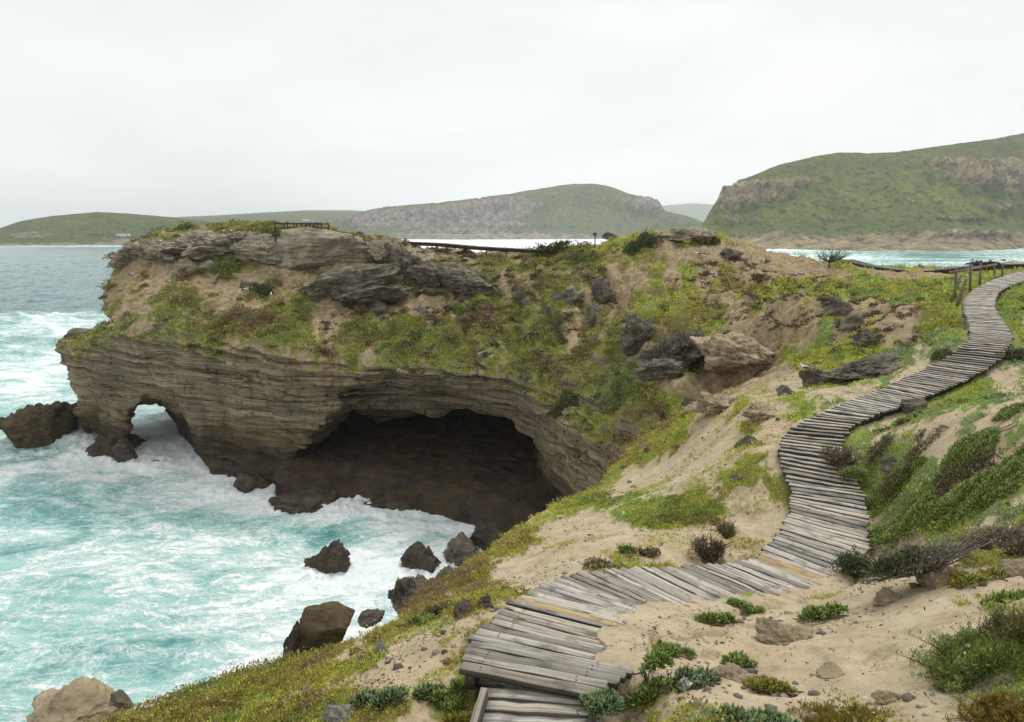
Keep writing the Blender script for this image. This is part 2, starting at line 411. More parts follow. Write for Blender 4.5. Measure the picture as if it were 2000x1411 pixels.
# ------------------------------------------------------------------ materials
def make_ground():
    n = NT('ground_cover_and_sand')
    veg, rock, wet, hue = n.attr('veg'), n.attr('rock'), n.attr('wet'), n.attr('hue')
    big, mid, fine, grit = n.noise(0.35, 5), n.noise(2.2, 6, .6), n.noise(9, 6, .65), n.noise(60, 4, .7)
    sand = n.ramp(mid, [(.28,(.32,.245,.16)),(.45,(.45,.365,.24)),(.6,(.53,.44,.30)),(.75,(.59,.50,.355))])
    sand = n.mix(n.math('MULTIPLY', n.smooth(fine, .50, .70), .5), sand, (.27,.19,.105))
    sand = n.mix(n.math('MULTIPLY', n.smooth(grit, .55, .7), .55), sand, (.24,.17,.10))
    sand = n.mix(n.smooth(n.noise(26, 5, .7), .62, .74), sand, (.17,.125,.075))
    sand = n.mix(n.math('MULTIPLY', n.smooth(big, .45, .7), .35), sand, (.46,.33,.18))
    soil = n.ramp(n.noise(3.2, 8, .72), [(.32,(.15,.105,.06)),(.46,(.27,.20,.115)),(.56,(.36,.28,.17)),(.68,(.42,.335,.215))])
    sand = n.mix(n.attr('soil'), sand, soil)
    g = n.ramp(n.math('ADD', n.math('MULTIPLY', fine, .55), n.math('MULTIPLY', hue, .5)),
               [(.22,(.14,.105,.06)),(.36,(.21,.19,.07)),(.48,(.20,.21,.05)),(.60,(.25,.28,.055)),(.74,(.16,.22,.055)),(.85,(.18,.20,.11))])
    g = n.mix(n.smooth(n.noise(14, 5, .7), .55, .72), g, (.075,.065,.03))
    vm = n.smooth(n.math('ADD', veg, n.math('MULTIPLY', n.math('SUBTRACT', n.noise(20, 6, .7), .5), .9)), .36, .62)
    top = n.mix(vm, sand, g)
    # bedded sandstone
    st = n.node('ShaderNodeVectorMath', {0: n.pos, 1: n.node('ShaderNodeCombineXYZ', {'Z': n.math('MULTIPLY', n.noise(.10, 2), 1.5)}).outputs[0]}, operation='ADD').outputs[0]
    bed = n.noise(1.0, 7, .62, vec=n.map((.07,.07,3.4), (0, R(3), 0), st))
    bed2 = n.noise(1.0, 6, .65, vec=n.map((.22,.22,10), (0, R(3), 0), st))
    rk = n.ramp(bed, [(.28,(.12,.09,.055)),(.42,(.29,.22,.13)),(.53,(.38,.30,.19)),(.66,(.50,.405,.27)),(.8,(.28,.205,.12))])
    rk = n.mix(n.math('MULTIPLY', n.smooth(bed2, .55, .66), .85), rk, (.05,.04,.03))
    rk = n.mix(n.smooth(n.noise(.22, 5), .5, .64), rk, n.mix(.35, rk, (.15,.135,.12)))
    rk = n.mix(n.math('MULTIPLY', n.smooth(n.noise(.5, 6, .6), .58, .7), .6), rk, (.26,.15,.07))
    bed3 = n.noise(1.0, 5, .6, vec=n.map((.12,.12,22), (0, R(3), 0), st))
    rk = n.mix(n.math('MULTIPLY', n.smooth(bed3, .57, .63), .75), rk, (.045,.035,.026))
    joint = n.math('ABSOLUTE', n.math('SUBTRACT', n.noise(1.0, 3, .5, .4, n.map((.9,.9,.16))), .5))
    rk = n.mix(n.math('MULTIPLY', n.math('SUBTRACT', 1.0, n.smooth(joint, .0, .018)), .7), rk, (.05,.04,.03))
    rk = n.mix(n.math('MULTIPLY', n.math('MULTIPLY', n.smooth(wet, .02, .35), n.smooth(n.noise(.35, 4), .42, .6)), .75), rk, (.17,.115,.035))
    rk = n.mix(n.math('MULTIPLY', n.smooth(wet, .25, 1.0), .93), rk, n.ramp(n.noise(1.1, 6), [(.35,(.019,.014,.010)),(.5,(.045,.031,.021)),(.63,(.07,.047,.016)),(.75,(.032,.024,.018))]))
    rm = n.smooth(n.math('ADD', rock, n.math('MULTIPLY', n.math('SUBTRACT', n.noise(5, 5, .7), .5), .7)), .38, .6)
    col = n.mix(rm, top, rk)
    h = n.math('ADD', n.math('MULTIPLY', fine, .8), n.math('MULTIPLY', grit, .22))
    nb = n.bump(h, .8, .07)
    hb = n.math('MULTIPLY', n.math('ADD', n.math('SUBTRACT', bed, n.math('MULTIPLY', bed3, .35)), n.math('MULTIPLY', bed2, -.6)), rm)
    nb = n.bump(hb, 1.0, .34, nb)
    rough = n.math('SUBTRACT', .95, n.math('MULTIPLY', wet, .35))
    return n.done(col, rough, nb, .25)
M_GROUND = make_ground()

def make_rock(name, dark, base, light, stain, scale=1.0):
    n = NT(name)
    a, b, c = n.noise(1.1*scale, 7, .62), n.noise(5*scale, 6, .65), n.noise(22*scale, 5, .7)
    st = n.noise(1.0*scale, 6, .6, vec=n.map((.6,.6,5.5), (R(9), R(6), 0)))
    col = n.ramp(n.math('ADD', n.math('MULTIPLY', a, .5), n.math('MULTIPLY', st, .5)), [(.36,dark),(.5,base),(.62,light)])
    col = n.mix(n.math('MULTIPLY', n.smooth(b, .52, .66), .7), col, stain)
    col = n.mix(n.smooth(c, .58, .7), col, dark)
    h = n.math('ADD', n.math('ADD', n.math('MULTIPLY', a, .7), n.math('MULTIPLY', b, .5)), n.math('ADD', n.math('MULTIPLY', st, .6), n.math('MULTIPLY', c, .2)))
    return n.done(col, .88, n.bump(h, .9, .16/scale), .3)
M_PALE = make_rock('pale_lichened_rock', (.10,.082,.06), (.27,.23,.17), (.44,.385,.30), (.18,.16,.085), .8)
M_DARK = make_rock('dark_weathered_rock', (.045,.038,.030), (.135,.115,.088), (.27,.235,.18), (.15,.135,.065))
M_BROWN = make_rock('brown_algae_rock', (.028,.021,.013), (.085,.062,.03), (.135,.10,.048), (.05,.042,.015))
M_WET = make_rock('wet_shore_rock', (.022,.018,.014), (.068,.054,.04), (.13,.105,.078), (.085,.062,.025))
M_TAN = make_rock('sandy_crust_rock', (.17,.13,.08), (.35,.275,.175), (.48,.385,.25), (.22,.185,.105), 1.6)
M_GREY = make_rock('grey_lichened_stone', (.11,.105,.10), (.25,.24,.225), (.40,.39,.37), (.17,.16,.10), 2.2)

def make_wood(name, c0, c1, c2):
    n = NT(name)
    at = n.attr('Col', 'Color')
    # Col holds (shade, grain offset, length coordinate is object space)
    vec = n.node('ShaderNodeUVMap', uv_map='grain').outputs[0]
    a = n.noise(1.0, 7, .72, vec=n.map((1.1, 55, 1), src=vec))
    b = n.noise(1.0, 5, .6, vec=n.map((2.6, 3.5, 1), src=vec))
    col = n.ramp(a, [(.32,c0),(.5,c1),(.66,c2)])
    col = n.mix(n.math('MULTIPLY', n.smooth(b, .50, .66), .65), col, n.mix(.45, c0, (.05,.045,.04)))
    knot = n.vor(1.0, n.map((2.2, 9, 1), src=vec)); col = n.mix(n.math('SUBTRACT', 1.0, n.smooth(knot, .05, .13)), col, (.05,.042,.035))
    lich = n.smooth(n.noise(3.0, 6, .7, vec=n.map((1, 1.6, 1), src=vec)), .63, .70); col = n.mix(lich, col, (.52,.51,.47))
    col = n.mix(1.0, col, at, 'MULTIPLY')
    return n.done(col, .85, n.bump(a, .5, .01), .25)
M_WOOD = make_wood('weathered_grey_wood', (.10,.088,.072), (.36,.325,.275), (.58,.535,.465))
M_PINE = make_wood('new_yellow_pine', (.22,.15,.07), (.40,.29,.145), (.50,.38,.20))

def simple(name, col, rough=.8, var=.3, scale=8, metallic=0.0, spec=.3):
    n = NT(name)
    c = n.mix(n.noise(scale, 5, .6), tuple(v * (1 - var) for v in col), tuple(min(1, v * (1 + var)) for v in col))
    return n.done(c, rough, None, spec, Metallic=metallic)

def make_leaf(name='foliage', rough=.55):
    n = NT(name)
    c = n.mix(1.0, n.attr('Col', 'Color'), n.ramp(n.noise(23, 3), [(.3,(.7,.7,.7)),(.7,(1.25,1.25,1.25))]), 'MULTIPLY')
    n.done(c, rough, None, .25)
    tr = n.node('ShaderNodeBsdfTranslucent', {'Color': c})
    ms = n.node('ShaderNodeMixShader', {0: .22}); n.L(n.b.outputs[0], ms.inputs[1]); n.L(tr.outputs[0], ms.inputs[2])
    n.L(ms.outputs[0], n.out.inputs['Surface'])
    return n.m
M_LEAF = make_leaf('leaf_foliage')
M_TWIG = make_leaf('twig_bark', .9)

# ------------------------------------------------------------------ near ground: polar sheet around the photographer's feet
def polar(az0, az1, na, r0, r1, nr):
    az = az0 if az1 is None else np.linspace(az0, az1, na); r = np.exp(np.linspace(math.log(r0), math.log(r1), nr))
    A, RR = np.meshgrid(az, r)
    idx = np.arange(na * nr).reshape(nr, na)
    Q = np.stack([idx[:-1,:-1], idx[:-1,1:], idx[1:,1:], idx[1:,:-1]], -1).reshape(-1, 4)
    return (RR * np.sin(A)).ravel(), (RR * np.cos(A)).ravel(), Q

CUTX, CUTY = 7.0, 27.4
def in_head(x, y): return (x < CUTX) & (y > CUTY)

gx, gy, gq = polar(np.concatenate([np.linspace(R(-52), R(48), 850), np.linspace(R(48.3), R(84), 90)]), None, 940, 0.9, 92, 900)
gz = height(gx, gy)
ok = ~in_head(gx, gy) & (gz > -2.4)
gq = gq[ok[gq].any(1)]
used = np.unique(gq); remap = np.full(len(gx), -1); remap[used] = np.arange(len(used))
gx, gy, gz, gq = gx[used], gy[used], gz[used], remap[gq]
gsd = outline_sd(gx, gy)
gveg, graw = cover(gx, gy, gz)
grock = sstep(.5, 2.0, gsd) * 0.8 + sstep(.62, .8, fbm(gx/2.2+40, gy/2.2, gz/2.2, 4)+.3) * .55 * sstep(18, 26, gy)
ghue = .5 + .8 * fbm(gx/4.5, gy/4.5, 8.1, 4) + .45 * fbm(gx/.9, gy/.9, 3.1, 3)
ghue = ghue + .28 * sstep(1500, 1700, project(gx, gy, gz)[0]) - .12 * (gy > 24)
gz = gz + (.018 * fbm(gx/.28, gy/.28, 1.0, 3) - .03 * sstep(.18, .42, fbm(gx/.42, gy/.42, 7.0, 2))) * (np.hypot(gx, gy) < 24)
def footprints():
    g = np.random.default_rng(77); dz = np.zeros(len(gx))
    for tr in ([(1090,1080),(1180,1010),(1260,950),(1340,905),(1400,850)],[(1130,1060),(1230,975),(1330,900)],[(1290,1200),(1330,1230),(1390,1260),(1440,1240)],[(1260,1270),(1330,1290),(1400,1250),(1520,1190),(1590,1165)],[(1560,1230),(1640,1290),(1700,1300),(1760,1260)],[(1420,1000),(1480,1010),(1500,1040)]):
        P = np.array([hit(*q)[:2] for q in tr]); P = catmull(np.column_stack([P, np.zeros(len(P))]), 20)[:, :2]
        ar = np.concatenate([[0], np.cumsum(np.hypot(*np.diff(P, axis=0).T))]); q = 0.1; sd = 1
        while q < ar[-1]:
            c = np.array([np.interp(q, ar, P[:, 0]), np.interp(q, ar, P[:, 1])]); c2 = np.array([np.interp(q + .1, ar, P[:, 0]), np.interp(q + .1, ar, P[:, 1])])
            t = (c2 - c) / (np.hypot(*(c2 - c)) + 1e-9); nn = np.array([-t[1], t[0]]); c = c + nn * sd * .11 + g.normal(0, .03, 2); sd = -sd
            X, Y = gx - c[0], gy - c[1]; u = (X * t[0] + Y * t[1]) / .15; w = (X * nn[0] + Y * nn[1]) / .065
            r2 = u * u + w * w; dz = dz - .045 * np.exp(-r2 ** 2) + .014 * np.exp(-(np.sqrt(r2) - 1.35) ** 2 / .08)
            q += g.uniform(.5, .72)
    return dz
gz = gz + footprints() * (1 - gveg)
gz = gz + np.where(np.hypot(gx, gy) < 30, gveg * .10 * np.abs(fbm(gx/.42, gy/.42, 3.0, 3)), 0)
gz = gz + np.where(np.hypot(gx, gy) < 20, gveg * (.02 + .035 * np.abs(fbm(gx/.12, gy/.12, 0, 3))), 0)
terrain = mesh_obj('terrain', np.stack([gx, gy, gz], 1), gq, M_GROUND,
    attrs={'veg': gveg, 'rock': np.clip(grock, 0, 1), 'wet': sstep(3.5, .8, gz), 'hue': ghue, 'soil': sstep(19, 27, gy)})
tag(terrain, 'sandy scrub covered slope carrying the boardwalk above the cove', 'slope', kind='structure')

# ------------------------------------------------------------------ headland: solid rock with overhang, arch and sea cave, taken from a volume
def surface_nets(Fv, org, stp):
    nx, ny, nz = Fv.shape
    ins = Fv < 0
    c = ins[:-1,:-1,:-1].astype(np.int8)
    for dx, dy, dz in ((1,0,0),(0,1,0),(1,1,0),(0,0,1),(1,0,1),(0,1,1),(1,1,1)):
        c = c + ins[dx:nx-1+dx, dy:ny-1+dy, dz:nz-1+dz]
    act = (c > 0) & (c < 8)
    I = np.argwhere(act)
    vid = np.full(act.shape, -1, np.int32); vid[act] = np.arange(len(I))
    cor = np.array([(0,0,0),(1,0,0),(0,1,0),(1,1,0),(0,0,1),(1,0,1),(0,1,1),(1,1,1)])
    val = np.stack([Fv[I[:,0]+a, I[:,1]+b, I[:,2]+d] for a, b, d in cor], 1)
    P = np.zeros((len(I), 3)); K = np.zeros(len(I))
    for a, b in ((0,1),(2,3),(4,5),(6,7),(0,2),(1,3),(4,6),(5,7),(0,4),(1,5),(2,6),(3,7)):
        va, vb = val[:,a], val[:,b]; m = (va < 0) != (vb < 0)
        t = np.where(m, va / np.where(m, va - vb, 1), 0)
        P += np.where(m[:,None], cor[a] + t[:,None] * (cor[b] - cor[a]), 0); K += m
    P = (I + P / K[:,None]) * stp + org
    quads = []
    for ax in range(3):
        sl0 = [slice(None)] * 3; sl1 = [slice(None)] * 3
        sl0[ax] = slice(0, -1); sl1[ax] = slice(1, None)
        e = ins[tuple(sl0)] != ins[tuple(sl1)]
        E = np.argwhere(e); o1, o2 = [(1,2),(2,0),(0,1)][ax]
        lim = np.array(act.shape)
        m = (E[:,o1] > 0) & (E[:,o2] > 0) & (E[:,o1] < lim[o1]) & (E[:,o2] < lim[o2])
        E = E[m]
        def cell(d1, d2):
            C = E.copy(); C[:,o1] -= d1; C[:,o2] -= d2
            return vid[C[:,0], C[:,1], C[:,2]]
        q = np.stack([cell(1,1), cell(0,1), cell(0,0), cell(1,0)], 1)
        fl = ~ins[E[:,0], E[:,1], E[:,2]]
        q[fl] = q[fl][:, ::-1]
        quads.append(q)
    Q = np.concatenate(quads); Q = Q[(Q >= 0).all(1)]
    return P, Q

def mesh_normals(V, Q):
    n = np.cross(V[Q[:,2]] - V[Q[:,0]], V[Q[:,3]] - V[Q[:,1]])
    N = np.zeros_like(V)
    for k in range(4): 
        for a in range(3): N[:,a] += np.bincount(Q[:,k], n[:,a], len(V))
    return N / (np.linalg.norm(N, axis=1)[:,None] + 1e-9)

stp = np.array([.18, .18, .13]); org = np.array([-45.0, 26.0, -1.5])
dim = (np.array([CUTX + .9, 72.5, 19.3]) - org) / stp
nx, ny, nz = dim.astype(int)
vx = org[0] + np.arange(nx) * stp[0]; vy = org[1] + np.arange(ny) * stp[1]; vz = org[2] + np.arange(nz) * stp[2]
X2, Y2 = np.meshgrid(vx, vy, indexing='ij')
H2 = land(X2, Y2)
S2 = outline_sd(X2, Y2)
edge = np.maximum(sstep(CUTX - .1, CUTX + .8, X2), sstep(CUTY + .2, CUTY - 1.2, Y2))
H2 = H2 - .35 * sstep(-1.0, .6, S2) - .45 * edge
zt = np.arange(-6, 26, .02)
lay = np.zeros(len(zt)); zz = -6.0; k = 0; lr = np.random.default_rng(11)
while zz < 26:
    th = lr.choice([.16,.24,.34,.55,.8], p=[.25,.3,.2,.15,.1]); a = lr.normal(0, .24)
    lay[(zt >= zz) & (zt < zz + th)] = a; zz += th
lay = np.convolve(lay, np.ones(4) / 4, 'same')
prof = np.interp(zt, [-3,0,.7,1.4,3,5,7,8.5,9.6,10.4,12], [.9,.7,.3,-.5,-.9,-.6,-.1,.3,.4,.1,-.2])
Z3 = vz[None, None, :]
tilt = np.where(X2 < -15, .13 * (X2 + 15), .03 * (X2 + 15)) + .55 * fbm(X2/9, Y2/9, 3.0, 3)
lamp_ = (.7 + .9 * fbm(X2/5, Y2/5, 7.0, 3))[:, :, None]
ZT = (Z3 + tilt[:, :, None]).astype(np.float32)
off = np.interp(Z3 + 0 * tilt[:, :, None].astype(np.float32), zt, prof).astype(np.float32) + np.interp(ZT, zt, lay).astype(np.float32) * lamp_.astype(np.float32)
FV = np.maximum((Z3 - H2[:, :, None]) * .8, S2[:, :, None] - off).astype(np.float32)
del off

def carve(x0, x1, y0, y1, z0, z1, fn):
    i0, i1 = [int(np.clip((v - org[0]) / stp[0], 0, nx)) for v in (x0, x1)]
    j0, j1 = [int(np.clip((v - org[1]) / stp[1], 0, ny)) for v in (y0, y1)]
    k0, k1 = [int(np.clip((v - org[2]) / stp[2], 0, nz)) for v in (z0, z1)]
    X, Y, Z = np.meshgrid(vx[i0:i1], vy[j0:j1], vz[k0:k1], indexing='ij')
    FV[i0:i1, j0:j1, k0:k1] = fn(FV[i0:i1, j0:j1, k0:k1], X, Y, Z, ZT[i0:i1, j0:j1, k0:k1])

CAVE1 = [(540,1010),(552,930),(566,893),(598,850),(628,806),(680,752),(752,717),(850,708),(950,716),(1010,735),(1060,790),(1110,850),(1150,905),(1140,1010),(1000,1120),(560,1120)]
CAVE2 = [(590,1000),(600,905),(640,855),(690,800),(770,792),(850,792),(920,785),(985,808),(1030,845),(1048,890),(1062,960),(1050,1060),(900,1120),(640,1100)]
def cave(Fb, X, Y, Z, T):
    px, py = project(X, Y, Z)
    y0 = np.interp(px, [500,560,760,860,1010,1120,1220], [46.5,46,45.2,44.3,40.5,35,28.5])
    t = (Y - y0) / 5.5
    s1 = sd_poly(px, py, CAVE1); s2 = sd_poly(px, py, CAVE2)
    tc = np.clip(t, 0, 1)
    s = (s1 + (s2 - s1) * tc ** .75) / 29.0 + np.maximum(t - 1, 0) ** 2 * 2.2
    s = s + np.interp(T, zt, lay) * .9 + .5 * fbm(X/2.5, Y/2.5, Z/1.5, 3)
    s = np.where(t < -1.2, 1, s)
    return np.maximum(Fb, -s)
carve(-19, 7.9, 30, 63.5, -1.5, 10.6, cave)
def inner(Fb, X, Y, Z, T):
    px, py = project(X, Y, Z)
    B = [(598,905),(640,855),(690,806),(735,838),(790,822),(850,812),(918,797),(961,801),(1014,826),(1046,855),(1056,905),(1050,970),(600,970)]
    s = sd_poly(px, py, B) / 30.0 + np.maximum(Y - 63, 0) - .06 * np.maximum(Y - 48, 0) + .45 * fbm(X/2, Y/2, Z/1.3, 3)
    return np.maximum(Fb, -np.where(Y < 43, 1, s))
carve(-21, 7.9, 42, 66, -1.5, 7.5, inner)
def arch(Fb, X, Y, Z, T):
    px, py = project(X, Y, Z)
    A1 = [(236,960),(246,870),(248,812),(285,772),(345,783),(372,830),(388,880),(420,940),(420,990),(240,990)]
    A2 = [(246,960),(252,850),(258,805),(272,791),(306,797),(338,826),(350,880),(380,960),(360,990),(246,990)]
    t = np.clip((Y - 53) / 7, 0, 1)
    s1, s2 = sd_poly(px, py, A1), sd_poly(px, py, A2)
    s = (s1 + (s2 - s1) * t) / 25.0 + .35 * fbm(X/1.6, Y/1.6, Z/1.2, 3) + np.interp(T, zt, lay) * .4
    s = s - np.maximum(Y - 58, 0) * .34 * (px < 330) - np.maximum(Y - 58, 0) * .12
    return np.maximum(Fb, -np.where(Y < 45, 1, s))
carve(-40, -18, 45, 72, -1.5, 9.0, arch)
def nose(Fb, X, Y, Z, T):
    px, py = project(X, Y, Z)
    N = [(40,694),(112,694),(132,716),(128,735),(150,775),(160,808),(190,850),(176,885),(150,1000),(0,1000),(0,694)]
    s = sd_poly(px, py, N) / 24.0 + np.interp(T, zt, lay) * .8 + .3 * fbm(X/1.4, Y/1.4, Z/1.4, 3)
    return np.maximum(Fb, -s)
carve(-45, -28, 46, 72, -1.5, 9.5, nose)
def shoulder(Fb, X, Y, Z, T):
    px, py = project(X, Y, Z)
    N = [(0,280),(300,280),(296,462),(248,486),(228,505),(224,530),(206,575),(214,612),(238,630),(196,640),(150,664),(112,672),(0,690)]
    s = sd_poly(px, py, N) / 24.0 + np.interp(T, zt, lay) * .5 + .45 * fbm(X/1.4, Y/1.4, Z/1.4, 4)
    return np.maximum(Fb, -s)
carve(-45, -24, 46, 72.5, 7.5, 19.3, shoulder)
def hollow(Fb, X, Y, Z, T): return Fb
def floor_(Fb, X, Y, Z, T):
    px, py = project(X, Y, Z)
    yw = np.interp(px, [530,560,700,780,870,950,1010,1100], [45,43.2,43.8,42.9,41.6,39.4,38,36.5])
    zf = np.minimum(.62 * (Y - yw) + .35, 1.35 + .02 * (Y - yw)) + .42 * fbm(X/2.4, Y/2.4, 1.0, 4) + .2 * fbm(X/.6, Y/.6, 2.0, 3)
    s = np.maximum(Z - zf, np.maximum(545 - px, px - 1150) / 29.0)
    s = np.maximum(s, (yw - .6 - Y) + .5 * fbm(X/1.3, Y/1.3, 4.0, 3))
    return np.minimum(Fb, s)
carve(-18, 7.9, 34, 62, -1.5, 4.0, floor_)
HV, HQ = surface_nets(FV, org, stp)
del FV, ZT
# drop the buried walls of the block
HN = mesh_normals(HV, HQ)
steep = 1 - sstep(.25, .7, HN[:, 2])
zts = HV[:, 2] + np.where(HV[:, 0] < -15, .13 * (HV[:, 0] + 15), .03 * (HV[:, 0] + 15)) + .55 * fbm(HV[:, 0]/9, HV[:, 1]/9, 3.0, 3)
d = .17 * fbm(HV[:, 0]/3.6, HV[:, 1]/3.6, zts * 2.6, 4) * steep + .10 * noise3(HV[:, 0]/2.8, HV[:, 1]/2.8, zts * 5.5) * steep + .06 * fbm(HV[:, 0]/.8, HV[:, 1]/.8, HV[:, 2]/.5, 3) * steep
lid = np.floor(zts / .33); lid2 = np.floor(zts / .9)
d = d + (.34 * noise3(HV[:,0]/2.4, HV[:,1]/2.4, lid * 5.73) + .30 * noise3(HV[:,0]/3.6, HV[:,1]/3.6, lid2 * 3.31)) * steep * sstep(-.5, 1.0, HV[:,2])
HV = HV + HN * d[:, None]
HN = mesh_normals(HV, HQ)
hveg, hraw = cover(HV[:, 0], HV[:, 1], HV[:, 2])
hsd = outline_sd(HV[:, 0], HV[:, 1], False)
nz_ = HN[:, 2] + .18 * fbm(HV[:, 0]/1.2, HV[:, 1]/1.2, HV[:, 2]/1.2, 3)
below = sstep(.9, 2.2, land(HV[:, 0], HV[:, 1], False) - HV[:, 2])
rockm = np.maximum(1 - sstep(.30, .55, nz_), below)
rockm = np.maximum(rockm, sstep(.9, -.1, HV[:, 2]) * 0)
wet = sstep(4.4, 1.3, HV[:, 2] + .9 * fbm(HV[:, 0]/3, HV[:, 1]/3, 0.0, 3))
hhue = .48 + .95 * fbm(HV[:, 0]/5.5, HV[:, 1]/5.5, 8.1, 4)
headland = mesh_obj('headland', HV, HQ, M_GROUND, attrs={'veg': hveg * (1 - rockm), 'rock': rockm, 'wet': wet, 'hue': hhue, 'soil': np.ones(len(HV))})
tag(headland, 'layered sandstone headland with a sea cave and a small arch', 'headland', kind='structure')

# ------------------------------------------------------------------ rocks
def ico(sub):
    bm = bmesh.new(); bmesh.ops.create_icosphere(bm, subdivisions=sub, radius=1)
    V = np.array([v.co[:] for v in bm.verts]); T = np.array([[v.index for v in f.verts] for f in bm.faces]); bm.free()
    return V, T
_ico = {k: ico(k) for k in (3, 4, 5, 6)}

def rock_shape(seed, sub=5, planes=14, rough=.16, strata=.05, jag=0.0):
    V, T = _ico[sub]; g = np.random.default_rng(seed)
    N = g.normal(size=(planes, 3)); N /= np.linalg.norm(N, axis=1)[:, None]
    D = g.uniform(.58, .95, planes)
    c = V @ N.T
    r = np.min(np.where(c > .05, D / np.maximum(c, .05), 9), axis=1)
    r = np.minimum(r, 1.25)
    P = V * r[:, None]
    o = g.uniform(0, 90, 3)
    n1 = fbm(P[:,0]*1.7+o[0], P[:,1]*1.7+o[1], P[:,2]*1.7+o[2], 5, .55)
    n2 = np.abs(fbm(P[:,0]*3.2+o[1], P[:,1]*3.2+o[2], P[:,2]*3.2+o[0], 4, .6))
    n3 = np.abs(fbm(P[:,0]*7+o[2], P[:,1]*7+o[0], P[:,2]*5+o[1], 3, .6))
    P = P * (1 + rough * n1 * 1.6 - rough * 1.2 * n2 - .34 * rough * n3)[:, None]
    st = noise3(P[:,0]*.6+o[0], P[:,1]*.6+o[1], P[:,2]*7+.25*P[:,0]+o[2])
    P[:, :2] *= (1 + strata * st)[:, None]
    if jag:
        j = np.abs(fbm(P[:,0]*3.5+o[2], P[:,1]*3.5+o[0], 0.0, 4, .6))
        P[:, 2] += jag * .62 * (j - .25) * 1.9 * np.clip(P[:, 2] + .4, 0, 1)
    return P, T

def rock_at(px, py, Y, w, h, seed, mat, label, name='boulder', cat='rock', group=None, depth=.9, planes=14, rough=.16, strata=.05, jag=0.0, yaw=0.0, tilt=0.0, sub=5, base=None, pieces=None, fore=None):
    """a rock whose visible middle stands at photo point (px, py), at forward distance Y; w, h its width and height in metres"""
    c = at_y(px, py, Y)
    rot = np.array(Euler((0, R(tilt), R(yaw))).to_matrix())
    Vs, Ts, n = [], [], 0
    for (ox, oy, oz, k, sd) in (pieces or [(0, 0, 0, 1, 0)]):
        P, T = rock_shape(seed + sd * 31, sub, planes, rough, strata, jag)
        P = (P * np.array([w / 2, w / 2 * depth, h / 2]) * k) @ rot.T
        Vs.append(P + np.array([ox * w, oy * w, oz * h])); Ts.append(T + n); n += len(P)
    o = mesh_obj(name, np.concatenate(Vs), np.concatenate(Ts), mat, origin=c)
    return tag(o, label, cat, group)

